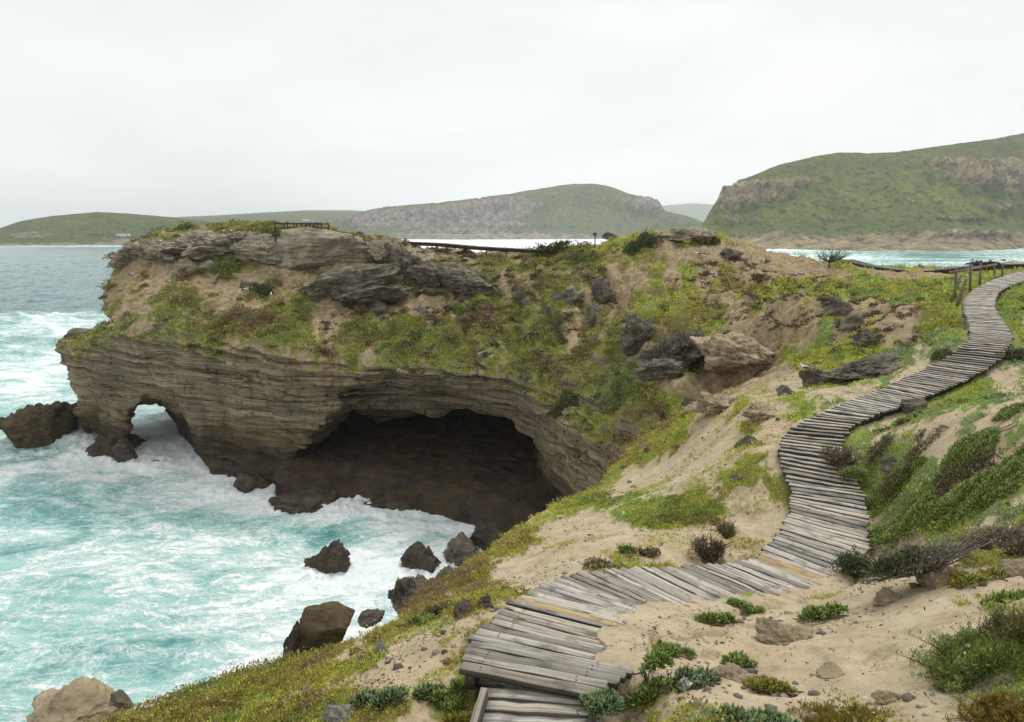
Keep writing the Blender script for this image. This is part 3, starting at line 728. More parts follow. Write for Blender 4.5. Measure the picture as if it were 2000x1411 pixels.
def m_at(px, Y): return Y * 1.02 / F * px       # pixels to metres at distance Y
ROCKS = [
 # shore and sea rocks: px, py, w px, h px, z of its middle or None for 'on land at Y', ...
 dict(px=72, py=838, Y=57, w=155, h=95, mat=M_BROWN, s=3, label='jagged brown rock in the surf left of the arch pillar', name='sea_rock', jag=.35, planes=10, rough=.25),
 dict(px=168, py=822, Y=58.5, w=40, h=45, mat=M_WET, s=5, label='small dark rock touching the outside of the arch pillar', name='sea_rock', sub=4),
 dict(px=118, py=818, Y=60, w=90, h=35, mat=M_DARK, s=6, label='low grey rock behind the jagged brown sea rock', name='sea_rock', sub=4),
 dict(px=160, py=655, Y=66, w=75, h=30, mat=M_DARK, s=8, label='dark rock streaked with draining foam beyond the headland tip', name='sea_rock', sub=4),
 dict(px=156, py=885, Y=53.4, w=28, h=14, mat=M_WET, s=9, label='tiny wet rock awash left of the pillar foot', name='sea_rock', sub=3),
 dict(px=248, py=897, Y=51.8, w=48, h=62, mat=M_WET, s=12, label='forked wet rock splashed by foam below the arch', name='sea_rock', jag=.4, sub=4),
 dict(px=302, py=908, Y=51.2, w=48, h=22, mat=M_WET, s=13, label='low dark rock awash right of the forked rock', name='sea_rock', sub=4),
 dict(px=225, py=868, Y=54.6, w=95, h=40, mat=M_WET, s=14, label='dark wet ledge around the foot of the arch pillar', name='sea_rock', rough=.25),
 dict(px=495, py=950, Y=46.6, w=105, h=60, mat=M_WET, s=15, label='wedge of wet rock at the foot of the buttress', name='sea_rock', rough=.2, planes=9),
 dict(px=605, py=978, Y=43.2, w=130, h=42, mat=M_WET, s=16, label='flat pitted ledge at the mouth of the sea cave', name='sea_rock', rough=.22, planes=9),
 dict(px=755, py=985, Y=42.8, w=120, h=30, mat=M_WET, s=17, label='low ledge splashed by waves in the cave mouth', name='sea_rock', rough=.25),
 dict(px=642, py=1103, Y=34.0, w=80, h=80, mat=M_WET, s=21, label='pointed dark rock with a foam wake in the middle of the cove', name='sea_rock', jag=.5, planes=9, tilt=24),
 dict(px=676, py=1083, Y=35.4, w=24, h=22, mat=M_WET, s=22, label='small rock tip beside the pointed rock in the cove', name='sea_rock', sub=4),
 dict(px=822, py=1092, Y=34.4, w=80, h=78, mat=M_WET, s=23, label='rounded black rock surrounded by foam near the land', name='sea_rock', jag=.3),
 dict(px=905, py=1076, Y=35.0, w=84, h=50, mat=M_DARK, s=24, label='olive grey boulder against the near slope by the cave', name='sea_rock'),
 dict(px=955, py=1045, Y=36.8, w=90, h=50, mat=M_WET, s=25, label='dark smooth boulder between the olive boulder and cave floor', name='sea_rock'),
 dict(px=228, py=1320, Y=26.0, w=80, h=60, mat=M_WET, s=26, label='dark rock just under the water near the tan crag', name='sea_rock', dz=-.95),
 dict(px=800, py=1168, Y=17.5, w=100, h=90, mat=M_DARK, s=31, label='rugged grey crag on the slope edge below the sand bank', name='crag', jag=.5, rough=.3),
 dict(px=868, py=1168, Y=14.3, w=90, h=80, mat=M_DARK, s=32, label='shaggy grey crag right of the rugged edge crag', name='crag', jag=.5, rough=.3),
 dict(px=728, py=1208, Y=16.0, w=50, h=28, mat=M_DARK, s=33, label='low dark crag at the waterline above the brown boulder', name='crag', jag=.4),
 dict(px=624, py=1250, Y=9.6, w=150, h=92, tilt=-14, mat=M_BROWN, s=46, label='big brown angular boulder at the edge of the near slope', planes=9, rough=.1, strata=.03),
 dict(px=578, py=1262, Y=9.3, w=50, h=70, mat=M_WET, s=35, label='dark shard leaning on the big brown boulder', planes=8),
 dict(px=140, py=1402, Y=6.9, w=200, h=70, mat=M_TAN, s=37, label='tan crusty crag at the bottom left corner', name='crag', rough=.25, planes=10),
 dict(px=236, py=1368, Y=6.7, w=50, h=34, mat=M_DARK, s=38, label='dark knob on the right end of the tan crag', sub=4, jag=.3),
]
for r in ROCKS:
    r = dict(r); px, py, Y, w, h, s, mat, lab = (r.pop(k) for k in ('px','py','Y','w','h','s','mat','label'))
    dz = r.pop('dz', 0)
    o = rock_at(px, py, Y, m_at(w, Y), m_at(h, Y) * 1.3, s, mat, lab, **r)
    if Y > 20: o.location.z = o.location.z - .15 + dz

# rocks on the headland: px, py, Y, width px, height px
HROCKS = [
 (600,500,60.6,235,70,51,M_PALE,'big pale overhanging rock slab below the viewing platform','rock_outcrop',dict(planes=8,rough=.14,depth=.55,sub=6,pieces=[(0,0,0,1,0),(-.38,.05,.1,.62,1),(.4,.06,-.02,.6,2)])),
 (505,496,61,120,62,52,M_PALE,'jagged pale outcrop left of the overhanging slab','rock_outcrop',dict(jag=.5,rough=.28,sub=6)),
 (420,478,62.5,170,44,53,M_PALE,'long craggy outcrop on the skyline of the headland','rock_outcrop',dict(jag=.55,rough=.3,sub=6,pieces=[(0,0,0,1,0),(-.4,0,-.2,.7,1),(.35,0,.1,.65,2)])),
 (300,492,62,120,52,54,M_PALE,'craggy grey outcrop on the left shoulder of the headland','rock_outcrop',dict(jag=.5,rough=.3,sub=6,pieces=[(0,0,0,1,0),(-.42,0,-.3,.7,1)])),
 (370,527,59.5,64,40,55,M_PALE,'smooth pale boulder under the green hollow of the headland','boulder',dict(planes=8)),
 (408,520,59.5,32,26,56,M_PALE,'small pale boulder right of the smooth pale boulder','boulder',dict(sub=4)),
 (484,560,57,48,22,57,M_DARK,'flat dark slab half buried in the headland turf','boulder',dict(planes=8)),
 (690,566,55.2,172,62,58,M_DARK,'large dark layered boulder in the middle of the headland','boulder',dict(planes=9,strata=.10,rough=.2,tilt=-12,sub=6,pieces=[(0,0,0,1,0),(-.28,-.05,.02,.66,1),(.2,-.12,-.1,.72,2)])),
 (642,586,54,24,32,59,M_DARK,'small upright stone at the left foot of the large dark boulder','boulder',dict(sub=4)),
 (738,602,53,48,36,60,M_DARK,'grey stone below the right end of the large dark boulder','boulder',dict(sub=4,planes=9)),
 (820,612,51.6,34,28,61,M_DARK,'dark split stone in the turf above the cave','boulder',dict(sub=4,jag=.3)),
 (795,512,59.5,110,62,62,M_PALE,'grey fissured outcrop at the start of the dark rock wall','rock_outcrop',dict(jag=.45,rough=.28,tilt=24,sub=6,pieces=[(0,0,0,1,0),(-.38,.1,.3,.7,1)])),
 (848,536,57.5,110,56,63,M_DARK,'upper part of the dark ribbed rock wall','rock_outcrop',dict(jag=.4,rough=.2,tilt=18,sub=6)),
 (915,556,56.5,130,58,64,M_DARK,'lower part of the dark ribbed rock wall','rock_outcrop',dict(jag=.4,rough=.2,tilt=8,sub=6,planes=10)),
 (1010,570,52.5,36,44,65,M_DARK,'dark stone right of the ribbed rock wall','boulder',dict(sub=4,jag=.4)),
 (1025,598,50.5,22,26,66,M_DARK,'small dark stone below the stone right of the rock wall','boulder',dict(sub=3)),
 (1176,578,47.3,52,54,67,M_DARK,'dark crag above the gully left of the mound','crag',dict(jag=.5,rough=.3)),
 (1164,612,45.8,40,40,68,M_DARK,'dark crag below the gully crag','crag',dict(jag=.5,sub=4)),
 (1118,582,50,50,34,69,M_DARK,'low dark rocks left of the gully crag','crag',dict(jag=.5,sub=4)),
 (1095,578,51,28,22,70,M_DARK,'dark nub at the far left of the gully rocks','crag',dict(jag=.4,sub=3)),
 (1245,655,40.2,100,66,71,M_DARK,'grey blue crag face left of the sandy hollow','crag',dict(jag=.4,rough=.28,sub=6)),
 (1335,690,37.5,120,90,72,M_DARK,'shaggy black crag hanging over the sandy hollow','crag',dict(jag=.6,rough=.35,sub=6,pieces=[(0,0,0,1,0),(-.4,.1,.0,.6,1),(.32,.06,.08,.6,2)])),
 (1432,700,35.5,150,70,73,M_TAN,'tan overhanging bank right of the black crag','rock_outcrop',dict(rough=.2,planes=6,strata=.02,sub=6,tilt=14,depth=1.2,pieces=[(0,0,0,1,0),(.34,.1,-.12,.75,1),(-.2,.1,.12,.7,2)])),
 (1300,722,36,110,40,74,M_DARK,'dark ledge under the black crag','crag',dict(jag=.3,rough=.3)),
 (1343,790,23.8,34,30,75,M_DARK,'small black rock at the left end of the sandy ridge','crag',dict(jag=.5,sub=4)),
 (1400,792,22,110,42,76,M_TAN,'crusty grey tan lump along the sandy ridge','crag',dict(jag=.5,rough=.3)),
 (1485,805,19.8,90,34,77,M_TAN,'crusty lump right of the ridge lump','crag',dict(jag=.5,rough=.3)),
 (1588,742,19.5,70,52,78,M_DARK,'dark craggy rock with a gull on it near the boardwalk','crag',dict(jag=.6,rough=.35)),
 (1530,765,20.2,44,26,79,M_DARK,'low dark rock left of the gull rock','crag',dict(jag=.5,sub=4)),
 (1700,722,20.2,190,46,80,M_DARK,'long low dark ledge left of the boardwalk','crag',dict(jag=.45,rough=.3,tilt=-7,sub=6)),
 (1640,602,30.5,48,50,81,M_DARK,'upper dark crag on the slope left of the boardwalk','crag',dict(jag=.5,sub=4,rough=.3)),
 (1668,632,27.5,54,46,82,M_DARK,'middle dark crag on the slope left of the boardwalk','crag',dict(jag=.5,sub=4,rough=.3)),
 (1690,660,25.6,60,36,83,M_DARK,'lowest dark crag on the slope left of the boardwalk','crag',dict(jag=.5,sub=4,rough=.3)),
 (1352,464,57.5,100,30,84,M_PALE,'grey rocky cap on top of the mound','rock_outcrop',dict(jag=.5,rough=.3)),
 (1425,500,52.5,60,22,85,M_DARK,'dark undercut bank edge beside the sand flat','crag',dict(jag=.3,rough=.3)),
 (1270,702,38.5,60,40,86,M_DARK,'grey crag wedged between the blue crag and black crag','crag',dict(jag=.5)),
 (1195,462,59.5,40,14,87,M_DARK,'low dark rock on the ridge right of the sign post','crag',dict(jag=.4,sub=4)),
 (1462,862,17.3,44,30,88,M_DARK,'small dark mound on the sand left of the boardwalk bend','crag',dict(jag=.6,rough=.35,sub=4)),
 (1440,935,13.4,40,18,89,M_DARK,'dark flat stone in the grassy strip','crag',dict(jag=.4,sub=4)),
]
for px, py, Y, w, h, s, mat, lab, nm, kw in HROCKS:
    if s >= 65: Y = hit(px, py + h * .30)[1]; w *= .88
    rock_at(px, py, Y + .1, m_at(w, Y), m_at(h, Y) * 1.15, s, mat, lab, name=nm, **kw)

# stones in the foreground sand: placed on the ground
STONES = [
 (672,1392,66,44,91,M_GREY,'pale grey lichened stone left of the steps','stone',{}),
 (712,1290,36,30,92,M_GREY,'grey stone lying below the brown boulder','stone',{}),
 (747,1270,30,36,93,M_GREY,'pale stone on the sand right of the brown boulder','stone',{}),
 (705,1225,60,32,94,M_GREY,'grey stones at the slope rim behind the brown boulder','stone',dict(jag=.3)),
 (905,1195,56,40,95,M_DARK,'dark rooty crag left of the boardwalk','crag',dict(jag=.6,rough=.35)),
 (945,1180,40,40,96,M_DARK,'gnarled dark crag touching the left edge of the boardwalk','crag',dict(jag=.6,rough=.35)),
 (1532,1236,104,46,97,M_TAN,'crumbly sandstone lump in the sand right of the boardwalk','crag',dict(rough=.32,jag=.3,depth=1.2)),
 (1440,1315,90,44,98,M_TAN,'low sandstone lump beside the flowering succulent','crag',dict(rough=.25,jag=.2)),
 (1742,1162,60,38,99,M_TAN,'weathered brown stone on the sand bank','stone',dict(planes=9)),
 (1840,1120,110,64,100,M_TAN,'sandstone lump behind the dark brown stone','crag',dict(rough=.25,jag=.3)),
 (1990,1110,70,50,101,M_TAN,'tan stone at the right edge of the picture','stone',{}),
 (1735,1362,50,24,102,M_TAN,'low flat stone beside the orange heath','stone',{}),
 (1630,1312,60,22,103,M_TAN,'half buried flat sandstone in the open sand','stone',{}),
 (1740,905,34,30,104,M_DARK,'dark stone among the olive bushes right of the boardwalk','stone',dict(jag=.4)),
 (1770,790,60,34,105,M_DARK,'dark earthy lump at the right edge of the upper boardwalk','stone',dict(jag=.4,rough=.3)),
 (400,1398,30,18,106,M_GREY,'small grey pebble in the yellow green mat','stone',{}),
 (600,1350,26,18,107,M_GREY,'small stone in the mat below the brown boulder','stone',{}),
]
for px, py, w, h, s, mat, lab, nm, kw in STONES:
    p = hit(px, py + h * .3)
    dep = p[1] * CP - (p[2] - CAMZ) * SP
    V, T = rock_shape(s, 5, kw.pop('planes', 13), kw.pop('rough', .16), .03, kw.pop('jag', 0))
    ww, hh = w * dep / F, h * dep / F * 1.25
    o = mesh_obj(nm, V * np.array([ww/2, ww/2 * kw.pop('depth', .9), hh/2]), T, mat, origin=p + [0, 0, hh * (.02 if mat is M_TAN else .12)])
    tag(o, lab, 'rock')

# ------------------------------------------------------------------ sea
def make_sea():
    n = NT('sea_water')
    foam, deep = n.attr('foam'), n.attr('deep')
    warp = n.node('ShaderNodeTexNoise', {'Vector': n.pos, 'Scale': .55, 'Detail': 5, 'Roughness': .6})
    wv = n.node('ShaderNodeVectorMath', {0: warp.outputs[1], 1: (.5,.5,.5)}, operation='SUBTRACT').outputs[0]
    wv = n.node('ShaderNodeVectorMath', {0: wv, 'Scale': 2.6}, operation='SCALE').outputs[0]
    wp = n.node('ShaderNodeVectorMath', {0: n.map((.8,1.15,1), (0,0,R(25))), 1: wv}, operation='ADD').outputs[0]
    e2 = n.vor(.85, wp, 'DISTANCE_TO_EDGE'); e3 = n.vor(2.3, wp, 'DISTANCE_TO_EDGE')
    cells = n.math('ADD', n.math('MULTIPLY', n.math('SUBTRACT', 1.0, n.smooth(e2, .0, .085)), .42), n.math('MULTIPLY', n.math('SUBTRACT', 1.0, n.smooth(e3, 0, .13)), .24))
    def vein(scale, detail, wdt, dist, rot=22):
        q = n.math('ABSOLUTE', n.math('SUBTRACT', n.noise(scale, detail, .55, dist, n.map((.8,1.25,1), (0,0,R(rot)))), .5))
        return n.math('SUBTRACT', 1.0, n.smooth(q, 0.0, wdt))
    v1, v2, v3 = vein(.20, 5, .034, 2.4), vein(.50, 4, .046, 2.2, 40), vein(1.2, 3, .06, 1.8, 5)
    lacy = n.math('ADD', n.math('ADD', n.math('MULTIPLY', v1, .55), n.math('MULTIPLY', v2, .45)), n.math('ADD', n.math('MULTIPLY', v3, .34), n.math('MULTIPLY', cells, .75)))
    tex = n.noise(.13, 7, .60, 1.5, n.map((.75,1.3,1), (0,0,R(20))))
    streak = n.noise(.8, 8, .66, 1.3, n.map((.5,1.5,1), (0,0,R(14))))
    grain = n.noise(6, 5, .75)
    v = n.math('ADD', n.math('MULTIPLY', n.math('SUBTRACT', tex, .5), 2.4), foam)
    v = n.math('ADD', v, n.math('MULTIPLY', n.math('SUBTRACT', streak, .5), .75))
    patch = n.smooth(v, .05, .75)
    fm = n.math('ADD', n.smooth(n.math('ADD', v, n.math('MULTIPLY', n.math('SUBTRACT', grain, .5), .35)), .52, 1.15),
                n.math('MULTIPLY', n.math('MULTIPLY', lacy, n.smooth(streak, .28, .50)), n.math('ADD', .32, n.math('MULTIPLY', patch, .68))), clamp=True)
    fm = n.math('MULTIPLY', fm, n.smooth(foam, -.1, .12))
    milky = n.smooth(v, -.05, .95)
    water = n.mix(n.smooth(tex, .35, .65), (.030,.225,.215), (.065,.33,.305))
    water = n.mix(milky, water, (.42,.71,.67))
    dk = n.mix(n.smooth(n.noise(.13, 5, .6, vec=n.map((.5,1.6,1))), .4, .65), (.032,.135,.14), (.06,.195,.195))
    water = n.mix(deep, water, dk)
    fc = n.ramp(n.math('ADD', n.math('MULTIPLY', streak, .5), n.math('MULTIPLY', grain, .5)), [(.36,(.50,.68,.66)),(.47,(.74,.82,.81)),(.56,(.88,.90,.895))])
    col = n.mix(fm, water, fc)
    h = n.math('ADD', n.math('MULTIPLY', n.noise(.9, 6, .6, .6), .6), n.math('MULTIPLY', n.noise(5, 4, .6), .12))
    h = n.math('ADD', h, n.math('MULTIPLY', fm, .22))
    rough = n.math('ADD', .14, n.math('MULTIPLY', fm, .6))
    return n.done(col, rough, n.bump(h, .7, .5), .5)
M_SEA = make_sea()
sx, sy, sq = polar(R(-60), R(60), 820, 14, 9000, 1000)
sr = np.hypot(sx, sy)
spx, spy = project(sx, sy, np.zeros_like(sx))
amp = np.clip(sr / 60, .5, 1.6) * (1 - .8 * sstep(600, 2500, sr))
sz = amp * (.46 * fbm(sx/7, sy/4.5, .3, 4) + .34 * np.abs(fbm(sx/3.2 + .2*sy, sy/2.4, 1.3, 4)) - .1) * (1 - sstep(1200, 2200, sr))
sz += .5 * sstep(60, 160, sr) * (1 - sstep(900, 1800, sr)) * (fbm(sx/38 + sy/60, sy/13, 4.0, 3))
FOAM = [ # px, py, rx, ry, value
 (120,700,190,45,.62),(60,760,160,40,.6),(100,640,140,22,.45),(40,620,120,14,.3),(60,668,110,12,-.45),(170,672,60,8,-.2),(40,600,160,10,-.1),
 (320,950,200,80,.12),(330,860,60,60,.10),(120,940,120,25,.18),(430,1080,160,90,.30),(300,1160,200,60,.12),(730,1170,110,70,.48),(660,1240,100,50,.35),(520,1250,100,60,.2),
 (420,1330,130,60,.15),(500,980,60,30,.3),(650,1015,110,22,.25),(800,1030,110,30,.35),(900,1035,50,16,.3),(760,1090,70,60,.3),
 (620,1045,110,30,-.5),(110,975,90,30,-.32),(60,870,60,14,-.15),(50,1010,60,30,-.3),(160,1010,70,20,-.2),(300,1290,90,45,-.32),(210,1310,70,40,-.25),(100,1250,90,40,-.14),(90,1320,80,30,-.10),(60,1130,90,40,.1),
 (480,1130,70,30,-.05),(210,920,120,20,.1)]
for (ax, ay, bx, by, hh_, ww_) in ((-150,640,215,615,1.5,3.2),(-150,700,200,672,1.1,2.6),(-150,770,130,735,.8,2.2)):
    A_, B_ = at_z(ax, ay, 0), at_z(bx, by, 0); dl = (B_ - A_)[:2]; Ll = np.hypot(*dl); nn = np.array([-dl[1], dl[0]]) / Ll
    al = ((sx - A_[0]) * dl[0] + (sy - A_[1]) * dl[1]) / Ll ** 2; ac = (sx - A_[0]) * nn[0] + (sy - A_[1]) * nn[1] + 2.5 * fbm(sx/9, sy/9, 2.0, 3)
    sz += hh_ * np.exp(-(ac / ww_) ** 2) * sstep(-.15, .1, al) * sstep(1.2, .9, al) * (.7 + .8 * fbm(sx/4, sy/4, 6.0, 3))
foam = np.full(len(sx), .50)
foam = np.where(sr > 64, .36 - .2 * sstep(60, 80, sr), foam)
foam = np.where((spy < 612) & (spx < 500), -.12, foam)
for cx, cy, rx, ry, a in FOAM: foam = foam + a * np.exp(-((spx-cx)/rx)**2 - ((spy-cy)/ry)**2)
foam = foam + .22 * fbm(sx/9, sy/6, 3.0, 4) * (sr < 150)
caps = sstep(.30, .5, fbm(sx/16, sy/6.5, 9.0, 5, .6)) * sstep(120, 160, sr) * (1 - sstep(500, 1500, sr))
foam = foam + caps * .35
foam = foam + .9 * np.exp(-((spy - 480.5) / 2.2) ** 2) * (spx < 340) * (sr > 500)
# surf along the far shores and in the bay on the right
foam = foam + sstep(600, 700, spx) * sstep(120, 200, sr) * (.25 + .5 * fbm(sx/60, sy/25, 1.0, 4))
_az = sx / np.maximum(sy, 1)
foam = foam + 1.0 * sstep(-.30, -.16, _az + .06 * fbm(sx/90, sy/60, 3.0, 3)) * sstep(.24, .12, _az) * sstep(300, 700, sr) * (1 - sstep(2200, 2600, sr)) * (.8 + .6 * fbm(sx/70, sy/22, 2.0, 4))
foam = foam + .9 * np.exp(-((spx-1500)/90)**2 - ((spy-482)/8)**2) + .55 * np.exp(-((spx-1640)/120)**2 - ((spy-503)/5)**2) - .5 * np.exp(-((spx-1800)/150)**2 - ((spy-500)/12)**2)
for r in ROCKS:
    if r['Y'] < 20: continue
    c = at_y(r['px'], r['py'], r['Y']); c = c[:2]
    w = m_at(r['w'], r['Y'])
    sz = sz + .26 * np.exp(-((np.hypot(sx - c[0], (sy - c[1])) - w * .5) / (.3 * w + .25)) ** 2) * (.4 + np.abs(fbm(sx/.7, sy/.7, 8.0, 3)) * 1.6) * (sr < 90)
    foam = foam + .26 * np.exp(-((np.hypot(sx - c[0], (sy - c[1])) - w * .55) / (.55 * w + .3)) ** 2)
hs = np.clip(sd_poly(sx[sr < 100], sy[sr < 100], OUTLINE), 0, 99)
ff = np.zeros(len(sx)); ff[sr < 100] = .25 * np.exp(-(hs / 1.3) ** 2); foam = foam + ff
deep = np.clip(sstep(632, 600, spy) * (spx < 600) + .75 * sstep(250, 900, sr) * (spx < 640), 0, 1)
sz = sz + .35 * np.clip(foam - .3, 0, 1) * np.abs(fbm(sx/1.1, sy/.8, 2.2, 3)) * (sr < 120)
sea = mesh_obj('sea', np.stack([sx, sy, sz], 1), sq, M_SEA, attrs={'foam': foam, 'deep': deep})
tag(sea, 'turquoise sea laced with white foam', 'sea', kind='structure')

# ------------------------------------------------------------------ far hills
def make_hill(name, greens, rocks):
    n = NT(name)
    rock, hue = n.attr('rock'), n.attr('hue')
    a, b, c = n.noise(.02, 7, .65), n.noise(.12, 6, .7), n.noise(.35, 4, .7)
    g = n.ramp(n.math('ADD', n.math('MULTIPLY', a, .45), n.math('MULTIPLY', hue, .55)), [(.25,greens[0]),(.5,greens[1]),(.75,greens[2])])
    g = n.mix(n.math('MULTIPLY', n.smooth(b, .49, .6), .8), g, tuple(v*.38 for v in greens[0]))
    g = n.mix(n.math('MULTIPLY', n.smooth(c, .52, .62), .6), g, tuple(v*.4 for v in greens[1]))
    g = n.mix(n.math('MULTIPLY', n.smooth(n.noise(.06, 8, .75), .60, .68), .55), g, (.26,.22,.15))
    st = n.noise(1, 6, .65, vec=n.map((.05,.05,.012)))
    r = n.ramp(n.math('ADD', n.math('MULTIPLY', b, .5), n.math('MULTIPLY', st, .5)), [(.42,rocks[0]),(.48,rocks[1]),(.55,rocks[2]),(.61,rocks[3])])
    m = n.smooth(n.math('ADD', rock, n.math('MULTIPLY', n.math('SUBTRACT', n.noise(.07, 8, .75), .5), 1.9)), .42, .58)
    return n.done(n.mix(m, g, r), .95, n.bump(n.math('ADD', b, c), .8, 3.0), .15)
G1 = [(.055,.066,.022),(.095,.125,.028),(.165,.19,.038)]
M_HILL_A = make_hill('near_hill_scrub', [(.072,.078,.020),(.12,.155,.024),(.21,.25,.035)], [(.10,.076,.045),(.25,.195,.115),(.35,.265,.14),(.44,.385,.27)])
M_HILL_B = make_hill('far_hill_scrub', G1, [(.08,.065,.05),(.21,.18,.14),(.28,.24,.19),(.36,.33,.28)])

def hill(name, sky, dsh, dri, prof, rocks, mat, label, seed, nu=420, nv=150, rough=.05, rib=.0, hues=(), bump=()):
    S = np.array(sky, float); us = np.linspace(S[0,0], S[-1,0], nu)
    hs_ = np.interp(us, S[:,0], S[:,1]); k = np.hanning(9); k /= k.sum(); hs_ = np.convolve(np.pad(hs_, 4, 'edge'), k, 'valid')
    ds = np.interp(us, *dsh) if isinstance(dsh, tuple) else np.full(nu, float(dsh))
    dr = np.interp(us, *dri) if isinstance(dri, tuple) else np.full(nu, float(dri))
    vs = np.linspace(0, 1.5, nv)
    U, Vv = np.meshgrid(us, vs); HS = np.tile(hs_, (nv, 1)); D0 = np.tile(ds, (nv, 1)); D1 = np.tile(dr, (nv, 1))
    ang = np.arctan((705.5 - HS) / F) - PITCH
    zr = CAMZ + D1 * np.tan(ang)
    zr = np.maximum(zr, 1.0)
    t = np.minimum(Vv, 1)
    P = np.interp(t.ravel(), *prof).reshape(t.shape)
    Yv = D0 + (D1 - D0) * Vv
    Z = zr * P * np.where(Vv > 1, 1 - .5 * (Vv - 1), 1)
    Xv = (U - 1000) / F * (Yv * CP + (CAMZ - Z) * SP)
    env = np.sin(np.clip(Vv, 0, 1) * math.pi) ** .7
    sc = (D1 - D0).mean() * .16
    n = fbm(Xv/sc + seed, Yv/sc, 0.3, 6, .55) + 1.1 * -np.abs(fbm(Xv/sc*1.1 + seed*2, Yv/sc*.35, 3.3, 5, .6)) + .3 * fbm(Xv/sc*5, Yv/sc*4, 1.0, 4, .6)
    Z = Z + zr * n * rough * (env + .12)
    px, py = project(Xv, Yv, Z)
    rk = np.zeros_like(Z)
    for cx, cy, rx, ry, a in rocks: rk = rk + a * np.exp(-((px-cx)/rx)**2 - ((py-cy)/ry)**2)
    hu = np.full_like(Z, .5) + .35 * fbm(Xv/sc/.8, Yv/sc/.8, 5.0, 4)
    for cx, cy, rx, ry, a in hues: hu = hu + a * np.exp(-((px-cx)/rx)**2 - ((py-cy)/ry)**2)
    rk = rk + .9 * sstep(5, 1.5, Z) - .25
    # cliffs: rock bulges towards the sea with vertical ribs
    push = np.clip(rk, 0, 1) * rib * sstep(9, 20, Z)
    Yv = Yv - push * (.7 + 1.7 * np.abs(fbm(Xv/(sc*.3), Z/(sc*.6), 1.0, 5, .6)))
    Z = Z + push * .8 * fbm(Xv/(sc*.16), Yv/(sc*.2), Z/(sc*.12), 5, .6)
    Z = Z + zr * .012 * fbm(Xv/(sc*.08), Yv/(sc*.08), 2.0, 3, .6) * env
    Z = np.where(Vv < .004, -3, Z)
    idx = np.arange(nu*nv).reshape(nv, nu)
    Q = np.stack([idx[:-1,:-1], idx[:-1,1:], idx[1:,1:], idx[1:,:-1]], -1).reshape(-1, 4)
    o = mesh_obj(name, np.stack([Xv.ravel(), Yv.ravel(), Z.ravel()], 1), Q, mat, attrs={'rock': np.clip(rk, 0, 1).ravel(), 'hue': hu.ravel()})
    return tag(o, label, 'hill', kind='structure')

hill('hill', [(-420,476),(-200,470),(-80,462),(0,446),(40,432),(100,422),(190,414),(260,418),(330,424),(400,432),(470,444),(560,455),(700,466)], ([-420,0,300,700],[800,800,860,1050]), 1120,
     ([0,.06,.16,.5,.8,1],[0,.07,.18,.62,.9,1]), [(50,458,70,10,.55),(120,425,60,8,.3),(150,460,160,10,.45),(300,470,160,6,.8)], M_HILL_B, 'low green headland across the water on the far left', 1.0, rough=.10, rib=8, hues=[(160,435,80,12,.2)])
hill('hill', [(200,436),(300,426),(420,421),(520,415),(600,411),(690,411),(760,420),(860,430)], 1500, 2300, ([0,.1,.5,1],[0,.10,.65,1]), [(480,440,200,6,.2)], M_HILL_B,
     'long flat hill behind the viewing platform', 5.0, rough=.05)
hill('hill', [(560,470),(630,442),(700,416),(760,404),(850,397),(950,386),(1040,371),(1100,361),(1160,358),(1200,367),(1232,380),(1282,390),(1297,412),(1340,422),(1400,444),(1450,462)], ([560,900,1450],[1500,1350,1500]), ([560,900,1100,1450],[1750,1750,1800,1700]),
     ([0,.05,.15,.3,.55,.66,.82,1],[0,.06,.12,.22,.50,.80,.93,1]), [(780,420,160,20,.85),(940,415,90,26,1.0),(1010,398,70,18,.85),(880,440,140,16,.6),(1260,398,50,22,1.0),(1200,392,40,8,.4),(1000,460,330,10,.9),(1330,432,50,14,.7),(1100,440,200,5,.4),(700,440,60,16,.45)],
     M_HILL_B, 'domed green hill with grey cliffs in the middle distance', 9.0, rough=.10, rib=26, hues=[(1160,410,80,30,.22)])
hill('hill', [(1180,404),(1290,402),(1350,397),(1420,401),(1500,410),(1600,420)], 4200, 5200, ([0,.5,1],[0,.5,1]), [], M_HILL_B, 'pale blue hill seen through the gap', 13.0, nu=120, nv=60)
hill('hill', [(1340,462),(1372,440),(1393,400),(1402,374),(1440,354),(1520,322),(1600,303),(1640,297),(1700,300),(1780,293),(1850,283),(1950,268),(2000,260),(2150,238),(2400,215),(2700,230)], ([1340,1450,1560,1700,1900,2000,2700],[720,700,650,610,600,690,640]), ([1340,1400,1700,2000,2700],[800,860,980,1030,1000]),
     ([0,.05,.12,.24,.30,.45,.6,.74,.80,1],[0,.035,.07,.13,.165,.34,.55,.72,.80,1]),
     [(1470,378,70,24,1.2),(1520,362,56,16,.9),(1420,395,30,30,1.1),(1440,430,60,10,.5),(1560,352,30,8,.5),(1900,335,85,28,1.0),(1960,350,70,30,.9),(1840,318,50,12,.7),(2050,340,90,40,.9),(1950,405,50,16,.75),(1880,425,60,8,.6),(1700,474,300,20,1.2),(1480,474,90,18,1.2),(1900,464,130,18,1.1),(1640,428,40,3,.35),(1780,425,40,3,.35),(1490,440,50,12,.3)],
     M_HILL_A, 'steep green hill with reddish cliffs behind the bay on the right', 21.0, nu=700, nv=260, rough=.10, rib=20, hues=[(1700,380,140,50,.18),(1850,400,80,30,.22),(1640,320,120,20,-.15),(1900,290,150,18,-.3)])

